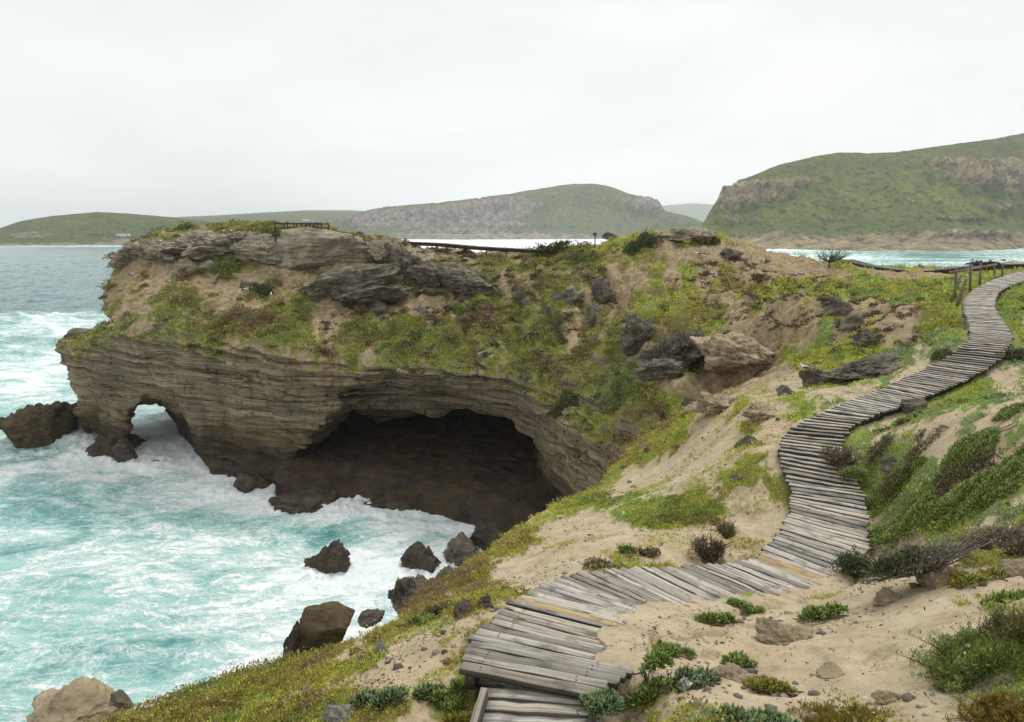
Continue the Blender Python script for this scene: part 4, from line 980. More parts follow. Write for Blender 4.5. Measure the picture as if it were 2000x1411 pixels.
# ------------------------------------------------------------------ boardwalk
class Planks:
    """planks with a 'grain' UV running along each plank and a shade per plank"""
    def __init__(s): s.V = []; s.C = []; s.U = []; s.n = 0; s.Q = []
    def plank(s, a, b, width, th, shade, width_b=None, seed=0):
        a, b = np.asarray(a, float), np.asarray(b, float)
        d = b - a; L = np.linalg.norm(d); d /= L
        sd = np.cross([0,0,1.0], d); sd /= np.linalg.norm(sd); u = np.cross(d, sd)
        g = np.random.default_rng(seed)
        nseg = 7; t = np.linspace(0, 1, nseg); base = s.n
        bow = g.normal(0, .006) ; ch = min(.004, width * .06)
        cup = g.normal(0, .004, nseg)
        wb = width if width_b is None else width_b
        prof = [(-.5, -th), (-.5, -ch), (-.5 + ch / width, 0), (.5 - ch / width, 0), (.5, -ch), (.5, -th)]
        V = []; U = []; ou = g.uniform(0, 40, 2)
        for k, tt in enumerate(t):
            p = a + d * L * tt + u * (bow * (1 - (2 * tt - 1) ** 2) + cup[k])
            wj = (width + (wb - width) * tt) * (1 + .03 * g.normal())
            for m, (q, zz) in enumerate(prof):
                V.append(p + sd * q * wj + u * zz)
                U.append((ou[0] + tt * L, ou[1] + q * width + (zz * .9 if m in (0, 5) else 0)))
        Q = []
        for k in range(nseg - 1):
            for m in range(6):
                i, j = base + k * 6 + m, base + k * 6 + (m + 1) % 6
                Q.append((i, i + 6, j + 6, j))
        e = base + (nseg - 1) * 6
        Q += [(base, base+1, base+2, base+3), (base, base+3, base+4, base+5), (e+3, e+2, e+1, e), (e+5, e+4, e+3, e)]
        s.V += V; s.U += U; s.Q += Q; s.n += len(V)
        sh = np.asarray(shade, float)   # sides coloured darker than the top, painting in the shade of the gaps
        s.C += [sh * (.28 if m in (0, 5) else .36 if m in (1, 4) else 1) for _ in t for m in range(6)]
    def build(s, name, mat, parent, base):
        Q = np.array(s.Q)
        o = mesh_obj(name, np.array(s.V) - np.asarray(base), Q, mat, parent, False, {'Col': np.array(s.C)})
        uv = o.data.uv_layers.new(name='grain')
        vi = np.empty(len(o.data.loops), np.int32); o.data.loops.foreach_get('vertex_index', vi)
        uv.data.foreach_set('uv', np.array(s.U, np.float32)[vi].ravel())
        return o

def beam(pl, a, b, w, h, shade, seed=0): pl.plank(a, b, w, h, shade, seed=seed)

def shade(g, lo=.58, hi=1.35):
    v = g.uniform(lo, hi); w = g.uniform(-.05, .05)
    return (v * (1 + w), v, v * (1 - w))

bg = np.random.default_rng(21)
base = bwM[0]
nails = MB()
walk = empty('boardwalk', base, 'weathered grey plank boardwalk winding through the sand up to the ridge', 'boardwalk')
deck, side, posts = Planks(), Planks(), []
seg = np.linalg.norm(np.diff(bwM, axis=0), axis=1); arc = np.concatenate([[0], np.cumsum(seg)])
# spacing runs along the middle; each plank tapers so that the fan round a bend stays even
arA = np.concatenate([[0], np.cumsum(np.linalg.norm(np.diff(bwA, axis=0), axis=1))]); arB = np.concatenate([[0], np.cumsum(np.linalg.norm(np.diff(bwB, axis=0), axis=1))])
pos = 0.0; i = 0; pines = []
at_ = lambda P, q: np.array([np.interp(q, arc, P[:, k]) for k in range(3)])
while pos < arc[-1] - .2:
    st_ = bg.choice([.118, .14, .168], p=[.3, .4, .3])
    e0 = at_(bwB, pos) - at_(bwA, pos); t0 = at_(bwM, pos + .1) - at_(bwM, pos - .1 if pos > .1 else 0)
    sn = abs(e0[0] * t0[1] - e0[1] * t0[0]) / (np.hypot(e0[0], e0[1]) * np.hypot(t0[0], t0[1]) + 1e-9)
    st_ = st_ / np.clip(sn, .5, 1); q = pos + st_ / 2
    a, b = at_(bwA, q), at_(bwB, q)
    e = (b - a) / np.linalg.norm(b - a); sq = np.array([-e[1], e[0], 0]); sq /= np.linalg.norm(sq)
    da = abs(np.dot(at_(bwA, pos + st_) - at_(bwA, pos), sq)); db = abs(np.dot(at_(bwB, pos + st_) - at_(bwB, pos), sq))
    gp = (.052, .080) if i < 44 else (.006, .014) if i < 84 else (.014, .028)
    wa = float(np.clip(da - bg.uniform(*gp), .055, .24)); wb = float(np.clip(db - bg.uniform(*gp) * .75, .035, .24))
    a = a - e * bg.uniform(-.02, .06); b = b + e * bg.uniform(-.02, .05)
    z = bg.normal(0, .006 if i < 44 else .003); a[2] += z; b[2] += z + bg.normal(0, .003)
    ap, bp = project(*a)
    new = (abs(ap - 1012) < 14 and 1155 < bp < 1186 and not pines) or (1468 < ap < 1505 and 1070 < bp < 1104)
    if new and len(pines) < 3: pines.append((i, a, b, max(wa, .11), max(wb, .10)))
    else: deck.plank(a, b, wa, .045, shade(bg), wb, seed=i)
    if i < 60:
        for fr in (.15, .8):
            for lt in (-.22, .22):
                c = a + (b - a) * fr + sq * (wa * (1 - fr) + wb * fr) * lt + bg.normal(0, .004, 3) * [1, 1, 0]
                r_ = .007; nails.add([c + [r_ * math.cos(t), r_ * math.sin(t), .0035] for t in np.linspace(0, 6.283, 7)[:-1]], T=[(0, k, k + 1) for k in range(1, 5)], col=(.03,.025,.02))
    pos += st_; i += 1
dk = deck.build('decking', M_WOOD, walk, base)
no = nails.build('nail_heads', M_TWIG, walk, base=base); no['kind'] = 'stuff'
for k, a, b, wa, wb in pines:
    p = Planks(); p.plank(a, b, wa, .047, (1, 1, 1), wb, seed=900 + k)
    o = p.build('replacement_plank', M_PINE, walk, base)
    o['label'] = 'fresh yellow pine plank among the grey ones'
for off_, P in ((.16, bwA), (.20, bwB)):
    side = Planks()
    for j in range(5, len(bwM) - 8, 8):
        c0 = P[j] + (bwM[j] - P[j]) * off_; c1 = P[j+8] + (bwM[j+8] - P[j+8]) * off_
        beam(side, c0 - [0,0,.045], c1 - [0,0,.045], .07, .13, (.5,.5,.5), seed=j)
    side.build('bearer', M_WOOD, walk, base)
for j in range(12, len(bwM) - 10, 30):
    p = Planks(); q = bwA[j] + (bwM[j] - bwA[j]) * .1
    p.plank(q - [0,0,.05], q - [0,.001,.9], .10, .10, (.55,.55,.55), seed=j)
    p.build('support_post', M_WOOD, walk, base)

# steps that lead down to the boardwalk, at the photographer's feet
st_base = at_z(1055, 1390, CAMZ - 3.3)
steps = empty('wooden_steps', st_base, 'short flight of weathered wooden steps at the near end of the boardwalk', 'steps')
zt0 = CAMZ - 3.22
for k, (yl, yr, dz) in enumerate([(1352,1368,0.0),(1374,1388,-.02),(1400,1410,-.02),(1434,1440,-.02),(1474,1478,-.02)]):
    a = at_z(952 - k * 7, yl, zt0 + dz * k); b = at_z(1153 + k * 6, yr, zt0 + dz * k)
    p = Planks(); p.plank(a, b, .115 if k else .10, .045, (shade(bg, .8, 1.1)), seed=700 + k)
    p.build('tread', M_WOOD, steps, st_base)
for (x0, y0, x1, y1) in ((946,1343,905,1470),(1160,1365,1196,1480)):
    p = Planks(); a = at_z(x0, y0, zt0 + .09); b = at_z(x1, y1, zt0 + .03)
    p.plank(a, b, .05, .24, (.75,.74,.72), seed=x0)
    p.build('stringer', M_WOOD, steps, st_base)
p = Planks(); a, b = at_z(930, 1330, CAMZ - 3.32), at_z(1150, 1372, CAMZ - 3.32)
p.plank(a, b + (a - b) * .1, .05, .22, (.35,.35,.35), seed=77); p.build('riser', M_WOOD, steps, st_base)

# ------------------------------------------------------------------ far boardwalks, railing, platform, sign post
def far_walk(pts, width, label, name='boardwalk', lift=.3):
    P = catmull(np.array([at_y(*p) for p in pts]), 40)
    b0 = P[0]; o = empty(name, b0, label, 'boardwalk')
    d1, d2 = Planks(), Planks()
    ar = np.concatenate([[0], np.cumsum(np.linalg.norm(np.diff(P, axis=0), axis=1))])
    s_, k = 0.0, 0
    while s_ < ar[-1] - .1:
        c = np.array([np.interp(s_, ar, P[:, q]) for q in range(3)]); c2 = np.array([np.interp(s_ + .1, ar, P[:, q]) for q in range(3)])
        t = c2 - c; t /= np.linalg.norm(t) + 1e-9; n_ = np.array([-t[1], t[0], 0]); n_ /= np.linalg.norm(n_)
        d1.plank(c - n_ * width / 2, c + n_ * width / 2, .13, .05, shade(bg), seed=k); s_ += .155; k += 1
    for s2 in (-.42, .42):
        d2 = Planks()
        for j in range(0, len(P) - 6, 6):
            t = P[j+6] - P[j]; n_ = np.array([-t[1], t[0], 0]); n_ /= np.linalg.norm(n_)
            d2.plank(P[j] + n_ * width * s2 - [0,0,.055], P[j+6] + n_ * width * s2 - [0,0,.055], .06, lift, (.45,.43,.4), seed=j)
        d2.build('bearer', M_WOOD, o, b0)
    d1.build('decking', M_WOOD, o, b0)
    for j in range(3, len(P), 22):
        p = MB(); p.bar(P[j] - [0,0,.1], P[j] - [0,0,1.1], .1, .1); 
        q = p.build('support_post', M_POST, o, base=b0)
    return o
M_POST = simple('old_grey_post_wood', (.17,.145,.115), .9, .35, 14)
M_POSTD = simple('dark_creosoted_wood', (.050,.045,.04), .9, .4, 14)
far_walk([(790,472,67),(860,475,66.5),(930,481,65),(1000,485,64),(1050,487,63.5),(1090,484,64)], 1.2, 'thin far boardwalk along the ridge behind the headland', lift=.28)
far_walk([(1655,507,63),(1700,518,60),(1760,526,57.5),(1810,528,55.5),(1870,522,55),(1930,517,55),(1990,515,55.5),(2080,514,56)], 1.2, 'thin far boardwalk curving along the edge above the bay', lift=.34)

# handrail beside the upper boardwalk
hb = at_y(1905, 552, 34)
railing = empty('railing', hb, 'grey wooden handrail with leaning posts beside the upper boardwalk', 'railing')
def ybw(px, py):  # the forward distance of the ground there
    return hit(px, py)[1]
for x0, y0, x1, y1 in ((1868,523,1866,562),(1877,538,1863,574),(1887,545,1873,586),(1896,516,1895,553),(1916,514,1914,546),(1943,515,1942,540),(1959,514,1958,527)):
    Yp = {1866:30,1863:27.5,1873:25.5,1895:32,1914:36,1942:42,1958:46}[x1]
    a, b = at_y(x0, y0, Yp), at_y(x1, y1, Yp)
    p = MB(); d_ = (b - a) / np.linalg.norm(b - a)
    p.tube(np.array([a, (a * .5 + b * .5), b + d_ * .45]), [.052, .055, .058], 8)
    q = p.build('post', M_POST, railing, base=hb)
p = MB(); p.bar(at_y(1857, 533, 29.5), at_y(1915, 522, 36), .07, .11); p.bar(at_y(1914, 522.4, 36.05), at_y(1946, 517, 42.5), .07, .11)
p.build('rail', M_POST, railing, base=hb)

# viewing platform
pb = at_y(585, 463, 62)
plat = empty('viewing_platform', pb, 'dark wooden viewing platform with post and rail fence on the headland', 'platform')
p = Planks()
x0, x1 = at_y(541, 460, 61)[0], at_y(634, 460, 61)[0]; zd = at_y(585, 457, 61)[2]
for k in range(20):
    y = 60.6 + k * .15; p.plank((x0, y, zd), (x1, y, zd), .135, .05, shade(bg, .35, .6), seed=k)
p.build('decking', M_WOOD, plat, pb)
for y in (60.55, 63.5):
    p = MB(); p.bar((x0, y, zd - .14), (x1, y, zd - .14), .08, .18); p.build('bearer', M_POSTD, plat, base=pb)
for y in (60.55, 63.5):
    for fx in (.0, .2, .4, .56, .74, .9):
        X = x0 + (x1 - x0) * fx + (.15 if y > 61 else 0)
        p = MB(); p.bar((X, y, zd - 1.0), (X + .02, y, zd + (.98 if fx else 1.15) - .05 * (y > 61)), .09, .09); p.build('post', M_POSTD, plat, base=pb)
for y in (60.55, 63.5):
    for hz in (.50, .88):
        p = MB(); p.bar((x0, y - .06, zd + hz), (x0 + (x1 - x0) * .93, y - .06, zd + hz), .05, .10); p.build('rail', M_POSTD, plat, base=pb)
for X in (x0, x0 + (x1 - x0) * .9):
    for hz in (.50, .88):
        p = MB(); p.bar((X, 60.6, zd + hz - .003), (X, 63.45, zd + hz - .003), .05, .10); p.build('rail', M_POSTD, plat, base=pb)
p = MB()
for k in range(3): p.box((x0 - .4 - .28 * k, 61.6, zd - .12 - .18 * k), (.28, 1.1, .05))
p.build('step', M_POSTD, plat, base=pb)

# sign post on the ridge
sb = at_y(1162, 477, 60)
sp = empty('sign_post', sb, 'small dark signpost with a box top standing alone on the ridge', 'post')
p = MB(); p.bar(sb - [0,0,.5], sb + [0,0,.72], .09, .09); p.build('post', M_POSTD, sp, base=sb)
p = MB(); p.box(sb + [-.03,-.05,.84], (.30,.16,.20), Euler((0,R(6),0)).to_matrix()); p.build('sign_box', M_POSTD, sp, base=sb)

# ------------------------------------------------------------------ gulls
def gull():
    o = empty('gull', (0, 0, 0))
    # body along +x: spine stations (x, z, radius y, radius z)
    st = [(-.30,.205,.004,.004),(-.26,.205,.035,.014),(-.18,.20,.058,.040),(-.08,.195,.083,.075),(.03,.20,.090,.088),(.11,.225,.075,.075),(.155,.265,.050,.050),(.175,.305,.042,.044),(.20,.335,.044,.042),(.235,.335,.030,.028),(.255,.33,.014,.014),(.26,.33,.002,.002)]
    V, Q, C = [], [], []; ns = 12
    for x, z, ry, rz in st:
        for k in range(ns):
            t = 2 * math.pi * k / ns; V.append((x, ry * math.cos(t), z + rz * math.sin(t))); C.append((.8,.8,.78))
    for i in range(len(st) - 1):
        for k in range(ns): Q.append((i*ns+k, (i+1)*ns+k, (i+1)*ns+(k+1)%ns, i*ns+(k+1)%ns))
    mesh_obj('body', np.array(V), np.array(Q), M_FEATHER, o, True, {'Col': np.array(C)})
    p = MB(); p.tube(np.array([(.25,.0,.332),(.285,0,.328),(.305,0,.318)]), [.011,.009,.003], 6, (.75,.5,.06)); p.build('beak', M_FEATHER, o)
    for s in (-1, 1):
        V, Q, C = [], [], []
        for i, (x, w) in enumerate([(.10,.03),(.05,.060),(-.05,.070),(-.15,.055),(-.26,.032),(-.36,.008)]):
            for z, y in ((.20 + w, .070), (.20 + w * .2, .096), (.20 - w * .7, .085), (.20 - w*.2, .06)):
                V.append((x, s * y * (1 if x > -.2 else .75 + (x + .36) * 1.2), z)); C.append((.055,.055,.06) if x > -.34 else (.7,.7,.7))
        for i in range(5):
            for k in range(4): Q.append((i*4+k, i*4+(k+1)%4, (i+1)*4+(k+1)%4, (i+1)*4+k))
        mesh_obj('wing', np.array(V), np.array(Q), M_FEATHER, o, True, {'Col': np.array(C)})
        p = MB(); p.tube(np.array([(.0, s*.035, .13), (.01, s*.035, .06), (0, s*.035, .0)]), [.012, .007, .007], 5, (.5,.4,.2)); p.tube(np.array([(-.01, s*.035, .004), (.06, s*.035, .003)]), [.014, .008], 5, (.5,.4,.2)); p.build('leg', M_FEATHER, o)
    return o
def make_feather():
    n = NT('gull_feathers'); return n.done(n.attr('Col', 'Color'), .6, None, .3)
M_FEATHER = make_feather()
dg = bpy.context.evaluated_depsgraph_get
bpy.context.view_layer.update()
def cast(px, py, dist=200):
    d = Vector(ray(px, py)).normalized()
    okk, loc, nor, idx, ob, _ = scene.ray_cast(dg(), Vector((0, 0, CAMZ)), d, distance=dist)
    return (np.array(loc), np.array(nor), ob) if okk else (None, None, None)
# ------------------------------------------------------------------ houses on the far shores
M_WALL = simple('white_house_wall', (.72,.71,.68), .8, .06)
M_ROOF = simple('grey_house_roof', (.22,.21,.20), .8, .15)
def house(px, py, Y, w, h, label):
    b = cast(px, py + 1, 6000)[0]; b = at_y(px, py, Y) if b is None else b; o = empty('house', b, label, 'house', None)
    p = MB(); p.box((0, w * .3, h / 2 - .7), (w, w * .6, h + 1.4)); p.build('wall', M_WALL, o)
    y0, y1, e = -.1 * w * .3, w * .62, h + .02
    V = [(-w*.54, y0, e), (w*.54, y0, e), (w*.54, y1, e), (-w*.54, y1, e), (-w*.5, (y0+y1)/2, e + h*.45), (w*.5, (y0+y1)/2, e + h*.45)]
    p = MB(); p.add(V, Q=[(0,1,5,4),(2,3,4,5),(3,2,1,0)], T=[(1,2,5),(3,0,4)]); p.build('roof', M_ROOF, o)
house(234, 460.5, 870, 11, 2.6, 'long white house low on the left hill')
house(250, 460, 878, 4, 2.4, 'small white house beside the long white house')
house(285, 460.5, 880, 8, 1.8, 'grey white house right of the two white houses')
house(597, 431, 1990, 16, 4, 'lone white house high on the long flat hill behind the platform')

g0 = gull(); g_first = True
for px, py, rz, lab in [(1572,722,2.6,'white and black gull standing on the craggy rock near the boardwalk'),(1960,512,.4,'gull perched at the far end of the handrail above the bay'),
        (435,452,.5,'small white gull on the skyline rocks left of the platform'),(455,452,2.9,'second small gull on the skyline rocks'),(312,472,1.0,'gull on the left shoulder outcrop'),
        (478,566,.2,'white gull in the turf beside the flat dark slab'),(820,570,.4,'white gull in the green gully below the dark rock wall'),(1364,496,3.0,'white gull on the slope of the mound'),
        (256,537,.6,'gull sitting on the bare left end of the headland'),(329,551,.2,'gull beside the low ledge on the headland'),(530,575,2.0,'pale gull in the turf below the overhanging slab')]:
    loc, nor, ob = cast(px, py + 4)
    if loc is None: loc = at_y(px, py, 54)
    if px == 1960: loc = at_y(1960, 513, 46)
    o = g0 if g_first else copy_thing(g0)
    g_first = False
    o.location = [float(v) for v in loc]; o.rotation_euler = (0, 0, rz)
    o.scale = (.66 if px == 1572 else .9,) * 3
    tag(o, lab, 'bird', 'gulls resting on the headland')

# ------------------------------------------------------------------ plants
def rand_rot(g, n, up=0.0, spread=1.0):
    """unit axes for n leaves: mostly outward from a dome"""
    a = g.uniform(0, 2 * math.pi, n); c = g.uniform(up, 1, n); c = np.sign(c) * np.abs(c) ** spread
    s = np.sqrt(np.maximum(0, 1 - c * c))
    return np.stack([s * np.cos(a), s * np.sin(a), c], 1)

def leaf_cards(g, P, D, L, W, col, curl=.25):
    """pointed leaves (4 vertex kites, folded) from points P along D"""
    n = len(P)
    r = g.normal(size=(n, 3)); S = np.cross(D, r); S /= np.linalg.norm(S, axis=1)[:, None] + 1e-9
    N = np.cross(S, D)
    L = np.broadcast_to(L, (n,))[:, None]; W = np.broadcast_to(W, (n,))[:, None]
    V = np.stack([P, P + D * L * .5 + S * W * .5 + N * L * curl * .3, P + D * L - N * L * curl * .3, P + D * L * .5 - S * W * .5 + N * L * curl * .3], 1).reshape(-1, 3)
    Q = np.arange(4 * n).reshape(n, 4)
    C = np.repeat(col, 4, axis=0)
    return V, Q, C

def fleshy(g, P, D, L, W, col):
    """three sided fleshy fingers"""
    n = len(P); r = g.normal(size=(n, 3)); S = np.cross(D, r); S /= np.linalg.norm(S, axis=1)[:, None] + 1e-9
    N = np.cross(S, D); L = np.broadcast_to(L, (n,))[:, None]; W = np.broadcast_to(W, (n,))[:, None] * .5
    ring = lambda t, k: [P + D * L * t + (S * math.cos(a) + N * math.sin(a)) * W * k for a in (0, 2.1, 4.2)]
    V = np.stack(ring(0, .6) + ring(.55, 1.0) + [P + D * L], 1).reshape(-1, 3)
    b = (np.arange(n) * 7)[:, None]
    Q = np.concatenate([b + np.array([[k, (k+1) % 3, 3 + (k+1) % 3, 3 + k]]) for k in range(3)])
    T = np.concatenate([b + np.array([[3 + k, 3 + (k+1) % 3, 6]]) for k in range(3)])
    return V, Q, T, np.repeat(col, 7, axis=0)

PAL = {
 'bright': [(.13,.19,.04),(.18,.24,.05),(.24,.29,.065),(.09,.14,.035)],
 'blue':   [(.095,.15,.055),(.13,.19,.075),(.19,.24,.12),(.075,.115,.04)],
 'yellow': [(.22,.23,.03),(.28,.27,.04),(.15,.18,.03),(.24,.17,.04)],
 'olive':  [(.11,.12,.035),(.15,.15,.05),(.08,.085,.03),(.17,.14,.06)],
 'orange': [(.26,.17,.035),(.22,.19,.035),(.17,.10,.03),(.13,.13,.03)],
 'brown':  [(.19,.14,.09),(.14,.105,.07),(.23,.18,.12),(.14,.14,.06)],
 'grey':   [(.16,.15,.125),(.11,.10,.085),(.20,.185,.155),(.09,.10,.05)],
 'dark':   [(.045,.075,.028),(.07,.10,.04),(.095,.12,.045),(.055,.06,.028)],
}
def pick(g, pal, n):
    p = np.array(PAL[pal]); c = p[g.integers(0, len(p), n)]
    return c * g.uniform(.95, 1.65, (n, 1))

def blob_points(g, n, w, d, h):
    """points in a ragged dome made of several lumps"""
    k = g.integers(5, 9); cx = g.uniform(-.36, .36, k) * w; cy = g.uniform(-.36, .36, k) * d; cr = g.uniform(.16, .30, k); chh = g.uniform(.45, 1.0, k)
    i = g.integers(0, k, n); D = rand_rot(g, n, .0, .8)
    rr = g.uniform(.55, 1, n) ** .5
    P = np.stack([cx[i] + D[:,0] * cr[i] * w * rr, cy[i] + D[:,1] * cr[i] * d * rr, D[:,2] * h * chh[i] * rr], 1)
    return P, D

def place(px, py, w, h):
    loc, nor, ob = cast(px, py + h * .38)
    if loc is None: loc = hit(px, py)
    dep = loc[1] * CP - (loc[2] - CAMZ) * SP
    return loc, w * dep / F, h * dep / F

def sit(P, loc):
    """lift a plant's points on to the sloping ground round its middle"""
    gz0 = ground_z(loc[0], loc[1])
    zz = height(P[:, 0] + loc[0], P[:, 1] + loc[1])
    P[:, 2] += np.clip(zz - gz0, -.8, .8) if abs(gz0 - loc[2]) < .8 else 0
    return P

def succulent(px, py, w, h, pal, label, seed, dens=1.0, flowers=0, name='succulent_plant'):
    g = np.random.default_rng(seed); loc, W, H = place(px, py, w, h)
    hh = max(.055, min(H * .42, .22)); dd = max(W * .7, H * .9)
    n = int(np.clip(560 * dens * (W * dd / .09) ** .6, 150, 4200))
    P, D = blob_points(g, n, W, dd, hh); P = sit(P, loc)
    D = D * .8 + np.array([0, 0, .55]) + g.normal(0, .3, D.shape); D /= np.linalg.norm(D, axis=1)[:, None]
    dist = loc[1]
    L = g.uniform(.030, .060, n) * (1 + dist * .012)
    V, Q, T, C = fleshy(g, P, D, L, L * .36, pick(g, pal, n))
    o = empty(name, loc, label, 'plant')
    mesh_obj('foliage', V, [Q, T], M_LEAF, o, False, {'Col': C})
    m = MB()
    for k in range(7):
        a = g.uniform(0, 6.28); r1 = np.array([math.cos(a) * W * .55, math.sin(a) * dd * .55, 0])
        pts = np.stack([r1 * t + np.array([g.normal(0, .012), g.normal(0, .012), .012 + .02 * math.sin(3 * t)]) for t in np.linspace(0, 1, 6)])
        m.tube(pts, .006 * (1 + dist * .02), 4, (.16,.11,.07))
    ln = [len(q) for q in m.V]; m.V = np.split(sit(np.concatenate(m.V), loc), np.cumsum(ln)[:-1])
    m.build('runner', M_TWIG, o)
    if flowers:
        Pf, Df = blob_points(g, flowers, W * .9, dd * .9, hh * 1.12); Pf = sit(Pf, loc)
        k = 7; PP = np.repeat(Pf, k, 0); DD = rand_rot(g, len(PP), .2)
        Vf, Qf, Cf = leaf_cards(g, PP, DD, .028, .012, np.tile((.72,.70,.64), (len(PP), 1)))
        mesh_obj('flower_heads', Vf, Qf, M_LEAF, o, False, {'Col': Cf})
    return o

def branchy(g, W, D_, H, nb, rad, col, lean=.6):
    m = MB(); tips = []
    for k in range(nb):
        a = g.uniform(0, 6.28); r = g.uniform(.2, 1) ** .7
        e = np.array([math.cos(a) * W * .5 * r, math.sin(a) * D_ * .5 * r, H * g.uniform(.45, 1) * (1 - .35 * r * r)])
        s0 = np.array([e[0] * .15, e[1] * .15, -.02]); t = np.linspace(0, 1, 6)[:, None]
        mid = np.array([e[0] * .75, e[1] * .75, e[2] * .35])
        pts = (1-t)**2 * s0 + 2*t*(1-t) * mid + t*t * e + g.normal(0, H * .035, (6, 3)) * t
        m.tube(pts, np.linspace(rad, rad * .35, 6), 4, np.array(col) * g.uniform(.7, 1.3)); tips.append(pts)
        for q in range(3):
            i = g.integers(2, 5); b0 = pts[i]; dv = (pts[5] - pts[2]); dv = dv + g.normal(0, np.linalg.norm(dv) * .55, 3); dv[2] = abs(dv[2]) * .8
            p2 = np.stack([b0, b0 + dv * .35 + g.normal(0, H * .03, 3), b0 + dv * .75]); m.tube(p2, [rad * .5, rad * .35, rad * .2], 3, np.array(col) * g.uniform(.7, 1.3)); tips.append(p2)
    return m, tips

def shrub(px, py, w, h, pal, label, seed, leafy=1.0, fine=False, twigs=26, twig_col=(.15,.12,.09), flowers=0, name='shrub', hmul=.60):
    g = np.random.default_rng(seed); loc, W, H = place(px, py, w, h)
    H = max(.1, H * hmul); D_ = W * .75
    dist = loc[1]; o = empty(name, loc, label, 'shrub')
    m, tips = branchy(g, W, D_, H, twigs, .007 + .0006 * dist, twig_col)
    ln = [len(q) for q in m.V]; al = sit(np.concatenate(m.V), loc); m.V = np.split(al, np.cumsum(ln)[:-1])
    m.build('branches', M_TWIG, o)
    n = int((6500 if fine else 3400) * leafy * np.clip(W / .8, .5, 2.2))
    if n > 20:
        Pb, Db = blob_points(g, n // 2, W * 1.05, D_, H)
        tp = np.concatenate(tips); ti = g.integers(0, len(tp), n - n // 2)
        Pt = tp[ti] + g.normal(0, H * .06, (len(ti), 3)); Dt = rand_rot(g, len(ti), -.1)
        P = np.concatenate([Pb, Pt]); D = np.concatenate([Db, Dt]); P = sit(P, loc)
        D = D * .8 + np.array([0, 0, .6 if fine else .25]) + g.normal(0, .35, D.shape); D /= np.linalg.norm(D, axis=1)[:, None]
        L = g.uniform(.6, 1.2, n) * ((.030 if fine else .028) + .0013 * dist)
        V, Q, C = leaf_cards(g, P, D, L, L * (.16 if fine else .5), pick(g, pal, n))
        mesh_obj('foliage', V, Q, M_LEAF, o, False, {'Col': C})
    if flowers:
        Pf, Df = blob_points(g, flowers, W * .9, D_ * .9, H * 1.02); Pf = sit(Pf, loc)
        PP = np.repeat(Pf, 7, 0); Vf, Qf, Cf = leaf_cards(g, PP, rand_rot(g, len(PP), .1), .022, .012, np.tile((.75,.73,.70), (len(PP), 1)))
        mesh_obj('flower_heads', Vf, Qf, M_LEAF, o, False, {'Col': Cf})
    return o

for a in [  # px, py, w px, h px
 (1168,1362,86,66,'blue','grey green succulent touching the right side of the steps',1),
 (1266,1330,86,66,'bright','bright succulent in the sand right of the steps',2),
 (1402,1200,92,48,'bright','flat green succulent alone in the sand below the boardwalk bend',4),
 (1455,1180,64,22,'bright','thin trailing succulent arching over a sand lump',5),
 (1314,1260,66,36,'bright','small oval green succulent in the open sand',6),
 (1446,1284,62,36,'bright','small succulent left of the crumbly sandstone lump',7),
 (1516,1330,104,64,'yellow','yellow green succulent below the low sandstone lump',8),
 (1606,1184,94,70,'bright','green and yellow succulent above the crumbly sandstone lump',9),
 (1478,1394,160,60,'blue','large green succulent at the bottom edge beside the orange heath',10),
 (742,1352,96,60,'blue','grey green succulent left of the boardwalk end',12),
 (835,1345,50,36,'blue','little grey green succulent between the mat and the steps',13),
 (880,1352,80,60,'bright','bright green succulent against the corner of the boardwalk',14),
 (910,1390,70,50,'yellow','leafy yellow succulent below the corner of the boardwalk',15),
 (1650,915,66,38,'bright','bright green clump under the brown bush beside the boardwalk',16),
 (1910,850,122,54,'bright','bright green clump alone on the right slope',17),
 (1990,888,60,40,'bright','bright green clump at the right edge of the slope',18),
 (1735,955,110,46,'bright','green clump right of the widest boardwalk bend',19),
 (1770,1000,150,64,'bright','broad green clump between the boardwalk and the twiggy thicket',20),
 (1880,968,130,56,'bright','long green clump on the bank above the twiggy thicket',21),
 (1965,932,100,42,'bright','upper green clump near the right edge with yellow tips',22),
 (1910,1118,120,44,'yellow','yellow green clump on the bank right of the sandstone lump',23),
 (1960,1165,80,30,'bright','low bright clump below the yellow green clump at the right edge',24),
 (1975,795,60,30,'bright','small green clump at the right edge of the upper slope',25),
 (1770,812,44,26,'bright','small green clump tucked by the upper boardwalk',26),
 (1450,860,40,24,'bright','small green clump on the sand left of the boardwalk bend',27),
 (1860,920,100,30,'olive','olive clump on the middle of the right slope',28),
 (820,1210,60,26,'bright','bright succulent at the slope rim above the water',29),
 (560,1392,90,40,'yellow','yellow mat plant at the bottom edge left of the grey stone',30),
]: succulent(a[0], a[1], a[2], a[3], a[4], a[5], 100 + a[6])
succulent(1358, 1308, 88, 66, 'blue', 'succulent with pale dry flower heads beside the sandstone lump', 103, flowers=60)

